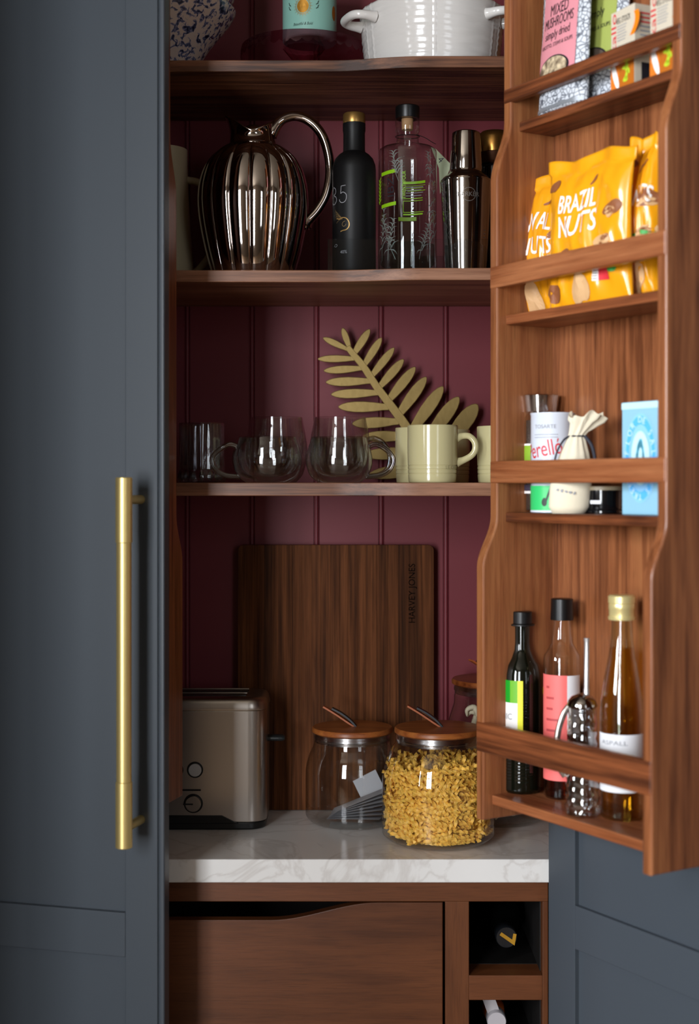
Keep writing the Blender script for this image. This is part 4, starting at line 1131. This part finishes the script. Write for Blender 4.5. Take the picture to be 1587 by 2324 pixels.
patch('label_edge', -.05, .03, zpx(1120, Y) - Z3R, zpx(1114, Y) - Z3R, f, WHITEP, t, 12)
patch('label_base', -.05, .03, zpx(1113, Y) - Z3R, zpx(1100, Y) - Z3R, f, pm('label_purple', '#4b4154', .5), t, 12)

p = rk(1255, .075, Z3R); Y = p.y
t = thing('food_tin', 'white tin with red lettering and a green lower band on the third rack shelf', 'tin', p, face_cam(p))
H = zpx(938, Y) - Z3R; r = .0325
lathe('tin_body', [(0, 0), (r - .001, 0), (r + .0006, .001), (r + .0006, .003), (r, .004), (r, H - .003), (r + .0006, H - .002), (r + .0006, H), (r - .001, H), (r - .002, H - .003), (0, H - .003)], pm('tin_white', '#d3d8e3', .3, coat=.2), t, 64)
f = on_cyl(r, .0004)
patch('green_band', -.06, .06, .004, .040, f, pm('tin_green', '#37c46c', .4), t, 30)
lettering('brand_lettering', 'Perelló', .034, on_cyl(r, .0006), REDI, t, ofs=(-.0175, .0930), rot=.16, width=.062)
lettering('tin_lettering', 'TOSARTE', .0080, on_cyl(r, .0006), GREYI, t, ofs=(-.012, H - .021), width=.034)
for k in range(2): patch('fine_print', -.030, .008, H - .033 - .004 * k, H - .0322 - .004 * k, on_cyl(r, .0006), GREYI, t, 8, 1)
OLI = pm('olive_print', '#1f2a22', .5)
patch('olive_stalk', -.012, -.009, .016, .046, lambda u, v: on_cyl(r, .0008)(u + (v - .016) * .35, v), OLI, t, 3, 6); blob('olive', -.0125, .016, .0042, .006, on_cyl(r, .0008), OLI, t, 16, wob=.05)
for k in range(3): blob('olive_leaf', -.022 + .012 * k, .054 + .002 * k, .0048, .0017, on_cyl(r, .0008), pm('olive_green', '#7c9040', .5), t, 10, rot=.4)

# drawstring bag
p = rk(1287, .1005, Z3R); Y = p.y
p = rk(1305, .0915, Z3R); Y = p.y
t = thing('drawstring_bag', 'small cream cotton drawstring bag tied with dark cord beside the white tin', 'bag', p, face_cam(p))
LINEN = add_bump(pm('cream_cotton', '#e2d6bd', .85, sheen=.3), 500, .35)
H = zpx(942, Y) - Z3R; zn = zpx(990, Y) - Z3R
sc = Y / FPX
def bagfn(r_, a, z):
    q = z / H; k = 1 + (.10 * sin(a * 9 + 1) + .07 * sin(a * 5)) * min(1, max(0, (z - zn * .55) / (zn * .4)))
    lean = (6 * sin(min(1, q) * pi * .5) ** 2 + (22 * max(0, (z - zn) / (H - zn)))) * sc
    if z > H - .012: z += .004 * sin(a * 3 + .6) + .0025 * sin(a * 7)
    off = -14 * sc * (1 - q)
    return (r_ * k * sin(a) + lean + off, -r_ * k * cos(a) * .62, z)
W_ = 47 * sc
lathe('bag_body', [(0, .0), (W_ * .78, .0), (W_ * .97, .010), (W_ * 1.0, .035), (W_ * .96, .055), (W_ * .86, zn * .62), (W_ * .66, zn * .78), (W_ * .45, zn * .93), (W_ * .36, zn), (W_ * .42, zn + .006), (W_ * .62, zn + .020), (W_ * .80, H - .006), (W_ * .86, H), (W_ * .82, H - .001), (W_ * .5, zn + .018), (W_ * .3, zn + .004), (0, zn)], LINEN, t, 72, bagfn, deg=80)
CORD = pm('navy_cord', '#2a2b36', .7)
q = zn; cx = (6 - 2) * sc
tube('cord', [(cx + W_ * .36 * sin(a), -W_ * .22 * cos(a), q) for a in [2 * pi * k / 20 for k in range(21)]], .0013, CORD, t, 8)
tube('cord', spline([(cx - W_ * .34, -.002, q), (cx - W_ * .62, -.006, q - .006), (cx - W_ * .92, -.010, q - .022), (cx - W_ * 1.08, -.012, q - .042), (cx - W_ * 1.12, -.012, q - .06)], 5), .0015, CORD, t, 8)
tube('cord', spline([(cx + W_ * .40, -.003, q), (cx + W_ * .72, -.008, q - .014), (cx + W_ * .88, -.010, q - .034), (cx + W_ * .92, -.010, q - .050)], 5), .0026, CORD, t, 8)
for k in range(5):
    blob('bag_print', -.018 + .006 * k, .034 - .0012 * k, .0022, .0016 + .0006 * (k % 2), lambda u, v: (u - 10 * sc, -W_ * .62 * math.sqrt(max(0.05, 1 - (u / W_) ** 2)) - .0012, v), GREYI, t, 10, rot=k, wob=.2, seed=k)

# low black tin
p = rk(1370, .052, Z3R); Y = p.y
t = thing('low_tin', 'low black glossy tin with pale lid between the cotton bag and the blue box', 'tin', p, face_cam(p))
H = zpx(1103, Y) - Z3R; r = .0265
lathe('tin_body', [(0, 0), (r - .001, 0), (r + .001, .001), (r + .001, .004), (r - .001, .0055), (r, .009), (r, H - .006), (0, H - .006)], pm('gloss_black', '#0c0d10', .12, coat=.5), t, 48)
lathe('lid', [(r + .0012, H - .006), (r + .0012, H - .001), (r - .001, H), (0, H)], pm('lid_cream', '#9c8f76', .4), t, 48)
patch('label', -.020, -.004, .014, .019, on_cyl(r, .0005), PAPER, t, 6, 2)

# blue salt box
e_ = .080; pa, pb = rk(1412, e_), rk(1499, e_); w = (pb - pa).length
t = thing('salt_box', 'light blue carton with deeper blue oval emblem at the right end of the rack', 'box', tuple(((pa + pb) / 2).xy) + (Z3R,), ROT)
Y = (pa.y + pb.y) / 2; H = zpx(911, Y) - Z3R; SKY = pm('carton_sky', '#8fc0d8', .35, coat=.15)
box('carton', -w / 2, w / 2, 0, .038, 0, H, SKY, t, .0012)
box('carton_flap', -w / 2 + .0005, w / 2 - .0005, -.0012, .001, H - .010, H - .0008, pm('carton_flap', '#bfe6f2', .35), t, .0003)
ff = lambda u, v: (u, -.0006, v); f2 = lambda u, v: (u, -.0010, v); f3 = lambda u, v: (u, -.0014, v)
DEEP = pm('carton_blue', '#35a8ee', .4); MIDB = pm('carton_mid', '#8ec8f6', .4); TEALI = pm('carton_teal', '#5da9bf', .4)
cz = H * .50; ru, rv = w * .40, H * .385
blob('oval_ring', 0, cz, ru * 1.06, rv * 1.03, ff, MIDB, t, 40, wob=0, inner=.60)
blob('oval_ring', 0, cz, ru * .96, rv * .97, f2, pm('carton_ring', '#58b4f2', .4), t, 40, wob=0, inner=.80)
blob('oval_window', 0, cz, ru * .60, rv * .62, f2, pm('carton_pale', '#c5ecf8', .35), t, 36, wob=0)
# letters round the ring
for k, ch in enumerate('FLOR DE SAL DES TRENC ' * 1):
    if ch == ' ': continue
    a = pi * .5 - 2 * pi * (k - 5) / 22
    lettering('ring_lettering', ch, .0120, f3, pm('carton_white', '#d6ecfb', .4), t, ofs=(ru * .87 * cos(a), cz + rv * .88 * sin(a)), rot=a - pi / 2)
for s in (-1, 1): blob('shield', s * ru * .90, cz - rv * .10, .0052, .0075, f3, DEEP, t, 14, wob=.05)
for u, v, a, b in ((0, .20, .0055, .009), (0, .06, .0095, .016), (-.004, -.10, .005, .016), (.005, -.10, .005, .016)):
    blob('emblem_figure', u, cz + rv * v * 1.4, a, b, f3, TEALI, t, 16, wob=.12, seed=int(v * 100))
blob('emblem_centre', .001, cz + rv * .02, .0042, .012, lambda u, v: (u, -.0018, v), pm('carton_pale', ''), t, 14, wob=.1)

# --- second tier: three yellow nut bags
Z2R = 1.7534 + .0004
def nut_bag(label, pxa, pxb, e, pyl, pyr, depth, seed, words, fan=1.0, lean=.0):
    pa, pb = rk(pxa, e), rk(pxb, e); w = (pb - pa).length; c = (pa + pb) / 2; Y = c.y
    h = (zpx(pyl, pa.y) + zpx(pyr, pb.y)) / 2 - Z2R
    dz = (zpx(pyr, pb.y) - zpx(pyl, pa.y)) / 2
    t = thing('nut_bag', label, 'bag', (c.x, c.y, Z2R), ROT, 'yellow nut bags')
    rnd = random.Random(seed); sx = rnd.random() * 10
    def S(u, v, s=-1, off=0.0):
        """u -1..1 across, v 0..1 up; s -1 front, +1 back"""
        edge = max(0, 1 - abs(u) ** 3.2); belly = sin(pi * min(1, max(0, (v + .04) / 1.0)) ** .75) ** .75 if v < .965 else 0
        vv = max(0, 1 - max(0, (v - .86) / .08)) if v > .86 else 1
        d = depth * edge ** .6 * max(.0, belly) * vv + .0012
        nz = noise.noise(Vector((u * 2.2 + sx, v * 3.2, sx))) * .6 + (.5 - abs(noise.noise(Vector((u * 2.6 + v * 1.5 + sx, v * 2.4 - u, 3 + sx)))) * 1.6) * .7 + noise.noise(Vector((u * 8 + sx, v * 7, 3 + sx))) * .18
        d += nz * .0085 * min(1, edge * 2) * min(1, (1 - v) * 5)
        x = u * w / 2 * (1 - .05 * sin(pi * v) + .05 * fan * max(0, v - .6)) + lean * v
        z = v * (h + dz * u) + .004 * sin(u * 5 + sx) * v
        y = s * max(d, .0008) + .010 * max(0, v - .7) + (.004 * sin(u * 8 + sx) if v > .9 else 0)
        return (x, y + s * off, z)
    N, M = 44, 60; vs, fs = [], []
    for s in (-1, 1):
        for j in range(M + 1):
            for i in range(N + 1): vs.append(S(i / N * 2 - 1, j / M, s))
    m = (N + 1) * (M + 1)
    for s in (0, m):
        for j in range(M):
            for i in range(N):
                q = [s + j * (N + 1) + i, s + j * (N + 1) + i + 1, s + (j + 1) * (N + 1) + i + 1, s + (j + 1) * (N + 1) + i]
                fs.append(q if not s else q[::-1])
    for j in range(M):
        for a in (0, N):
            q = [j * (N + 1) + a, (j + 1) * (N + 1) + a, m + (j + 1) * (N + 1) + a, m + j * (N + 1) + a]; fs.append(q if a == 0 else q[::-1])
    for i in range(N): fs.append([M * (N + 1) + i, M * (N + 1) + i + 1, m + M * (N + 1) + i + 1, m + M * (N + 1) + i])
    mesh('bag_foil', vs, fs, YEL, t, True)
    F = lambda u, v: S(u, v, -1, .0015)
    k = w / 2
    for word, v, size, ofs, wd in words:
        lettering('bag_lettering', word, size, lambda x, z: F(x / k, z / h), WHITEP, t, ofs=(ofs * k, v * h), width=wd * w, bold=.012, slant=.08, fine=True)
    for bu, bv, ru, rv, mt, ro in ((.70, .60, .018, .010, BROWN, .5), (.64, .575, .011, .007, TAN, .6), (-.80, .82, .015, .007, BROWN, .6), (.48, .385, .018, .009, TAN, .3), (.52, .395, .012, .005, BROWN, .3), (-.55, .33, .020, .009, BROWN, .3), (.2, .80, .010, .002, BROWN, .5), (-.05, .10, .018, .026, TAN, .1), (-.78, .10, .020, .014, BROWN, .2), (.5, .30, .020, .009, ORANGE, .2)):
        blob('nut_print', bu * k, bv * h, ru, rv, lambda x, z: F(x / k, z / h), mt, t, 20, rot=ro, wob=.2, seed=seed + int(bu * 50))
    return t, F, k, h
nut_bag('smaller yellow nut bag at the left, partly behind the brazil nut bag', 1180, 1296, .047, 412, 392, .018, 21, (('WAL', .66, .036, .0, .50), ('NUTS', .49, .036, .0, .62)), lean=.006)
t, F, k, h = nut_bag('yellow brazil nut bag in front in the middle of the rack', 1250, 1437, .086, 375, 322, .015, 5, (('BRAZIL', .685, .037, -.18, .42), ('NUTS', .53, .042, -.16, .46)))
for x0, x1, mt in ((.30, .40, WHITEP), (.40, .62, REDI)):
    patch('info_print', x0, x1, .13, .21, F, mt, t, 4, 4)
for j in range(4): patch('info_line', .31, .39, .140 + .017 * j, .146 + .017 * j, lambda u, v: (F(u, v)[0], F(u, v)[1] - .0006, F(u, v)[2]), BLACKI, t, 3, 1)
blob('leaf_print', .70 * k, .205 * h, .009, .006, lambda x, z: F(x / k, z / h), GREENI, t, 12)
t, F, k, h = nut_bag('tall yellow nut bag at the right end of the rack', 1432, 1505, .050, 318, 298, .022, 33, (('NUTS', .62, .032, .35, .5),))
patch('green_strip', -.6, .95, .375, .40, F, GREENI, t, 8, 1)

# --- top tier: pouches and cartons
Z1R = 2.0500 + .0004
def pouch(label, pxa, pxb, e, h, colour, words, ruf, picture, cat_extra):
    pa, pb = rk(pxa, e), rk(pxb, e); w = (pb - pa).length; c = (pa + pb) / 2
    t = thing('food_pouch', label, 'pouch', (c.x, c.y, Z1R), ROT + ruf, 'printed food pouches')
    def S(u, v, s=-1, off=0.0):
        d = .015 * (1 - v) ** .6 * (1 - abs(u) ** 4) + .0015 + .0016 * noise.noise(Vector((u * 3, v * 4, w * 90)))
        x = u * w / 2 * (1 + .04 * (1 - v)) + .004 * v
        return (x, s * (d + off) + .008 * v, v * h + (.0035 * (1 - u * u) if v == 0 else 0) * 0)
    N, M = 20, 30; vs, fs = [], []
    for s in (-1, 1):
        for j in range(M + 1):
            for i in range(N + 1): vs.append(S(i / N * 2 - 1, j / M, s))
    m = (N + 1) * (M + 1)
    for s in (0, m):
        for j in range(M):
            for i in range(N):
                q = [s + j * (N + 1) + i, s + j * (N + 1) + i + 1, s + (j + 1) * (N + 1) + i + 1, s + (j + 1) * (N + 1) + i]; fs.append(q if not s else q[::-1])
    for j in range(M):
        for a in (0, N):
            q = [j * (N + 1) + a, (j + 1) * (N + 1) + a, m + (j + 1) * (N + 1) + a, m + j * (N + 1) + a]; fs.append(q if a == 0 else q[::-1])
    for i in range(N): fs.append([i, m + i, m + i + 1, i + 1])
    mesh('pouch_foil', vs, fs, SCALES, t, True)
    F = lambda u, v: S(u, v, -1, .0009); F2 = lambda u, v: S(u, v, -1, .0016); F3 = lambda u, v: S(u, v, -1, .0022); k = w / 2
    patch('colour_panel', -.84, .70, .20, .88, F, colour, t, 12, 16)
    blob('pouch_window', -.15 * k, .285 * h, .62 * k, .095 * h, lambda x, z: F2(x / k, z / h), BLACKI, t, 36, wob=.06, seed=3)
    blob('pouch_picture', -.15 * k, .285 * h, .57 * k, .085 * h, lambda x, z: F3(x / k, z / h), picture, t, 36, wob=.06, seed=3)
    for word, v, size, wd in words:
        lettering('pouch_lettering', word, size, lambda x, z: F2(x / k, z / h), BLACKI, t, ofs=(-.08 * k, v * h), width=wd * k)
    patch('bottom_seam', -.98, .98, .004, .03, F2, pm('seam_silver', '#9fa3aa', .3, metal=.5), t, 12, 2)
    return t
def mush():
    m = pm('mushroom_print', '#b49a78', .5); nt = m.node_tree; b = nt.nodes['Principled BSDF']
    tc = nd(nt, 'ShaderNodeTexCoord'); no = nd(nt, 'ShaderNodeTexNoise'); no.inputs['Scale'].default_value = 90
    cr = nd(nt, 'ShaderNodeValToRGB'); e = cr.color_ramp.elements; e[0].color = srgb('#5f4d3c'); e[0].position = .35; e[1].color = srgb('#d8c3a0'); e[1].position = .65
    nt.links.new(tc.outputs['Object'], no.inputs[0]); nt.links.new(no.outputs['Fac'], cr.inputs[0]); nt.links.new(cr.outputs[0], b.inputs['Base Color']); return m
MUSH = mush()
pouch('pink printed pouch of dried mushrooms at the left end of the top rack shelf', 1222, 1335, .070, .215, pm('pouch_pink', '#d68b94', .4),
      (('MIXED', .70, .024, .75), ('MUSHROOMS', .615, .022, 1.25), ('simply dried', .53, .018, 1.05), ('RISOTTO, STEWS & SOUPS', .455, .0085, 1.3)), -.06, MUSH, 0)
pouch('olive green printed pouch behind the pink one on the top rack shelf', 1310, 1418, .036, .225, pm('pouch_olive', '#9aa455', .4),
      (('PORCINI', .72, .022, .9), ('simply', .60, .018, .7), ('PASTA, PIES & SOUPS', .50, .0085, 1.2)), .02, pm('dark_mushroom', '#51443c', .5), 0)
def carton(label, pxa, pxb, e, h, dep, rr):
    pa, pb = rk(pxa, e), rk(pxb, e); w = (pb - pa).length; c = (pa + pb) / 2
    t = thing('stock_box', label, 'box', (c.x, c.y, Z1R), ROT + rr, 'white stock cartons')
    CART = pm('carton_cream', '#cbbfab', .45)
    box('carton', -w / 2, w / 2, 0, dep, 0, h, CART, t, .0008)
    f = lambda u, v: (u, -.0005, v); g = lambda u, v: (u, -.0009, v); k = w / 2
    lettering('side_lettering', 'kallo', .016, f, REDI, t, ofs=(-k * .72, h * .72), rot=pi / 2, width=.056)
    lettering('carton_lettering', 'VEG STOCK', .012, f, BLACKI, t, ofs=(k * .05, h * .86), width=w * .62)
    for j in range(6): patch('fine_print', -k * .45, k * (.35 - .06 * (j % 3)), h * (.79 - .036 * j), h * (.80 - .036 * j), f, GREYI, t, 2, 1)
    patch('orange_stroke', 0, .010, h * .62, h * .90, lambda u, v: f(k * .62 + u + .012 * sin((v / h - .62) * 8), v), ORANGE, t, 3, 10)
    patch('orange_corner', -k, -k * .30, .0, h * .36, lambda u, v: f(u, v) if True else None, pm('carton_orange', '#e07a26', .45), t, 6, 6)
    blob('white_slash', -k * .62, h * .20, k * .20, h * .2, g, WHITEP, t, 16, rot=.35, wob=.05)
    patch('food_photo', -k * .28, k, .0, h * .34, g, pm('carrot_photo', '#b8661a', .45), t, 6, 6)
    for q in range(5): blob('herb_print', k * (.30 + .09 * (q % 3)), h * (.10 + .05 * q), .0065, .0035, lambda u, v: (u, -.0013, v), pm('herb_print', '#b9d030', .45), t, 10, rot=q * 1.1, wob=.2, seed=q)
    side = lambda u, v: (w / 2 + .0005, u, v)
    for j, (mt, wd) in enumerate(((REDI, .6), (REDI, .5), (REDI, .55), (GREYI, .7), (GREYI, .6), (GREYI, .65), (GREYI, .5), (GREYI, .6), (GREYI, .55))):
        patch('side_print', dep * .2, dep * (.2 + wd), h * (.88 - .055 * j), h * (.90 - .055 * j), side, mt, t, 2, 1)
    patch('barcode', dep * .25, dep * .7, h * .06, h * .28, side, BLACKI, t, 2, 2)
carton('white and orange stock carton with red lettering, left of the pair', 1384, 1444, .072, .112, .046, -.10)
carton('white and orange stock carton with red lettering, at the right end', 1474, 1540, .074, .114, .046, -.06)
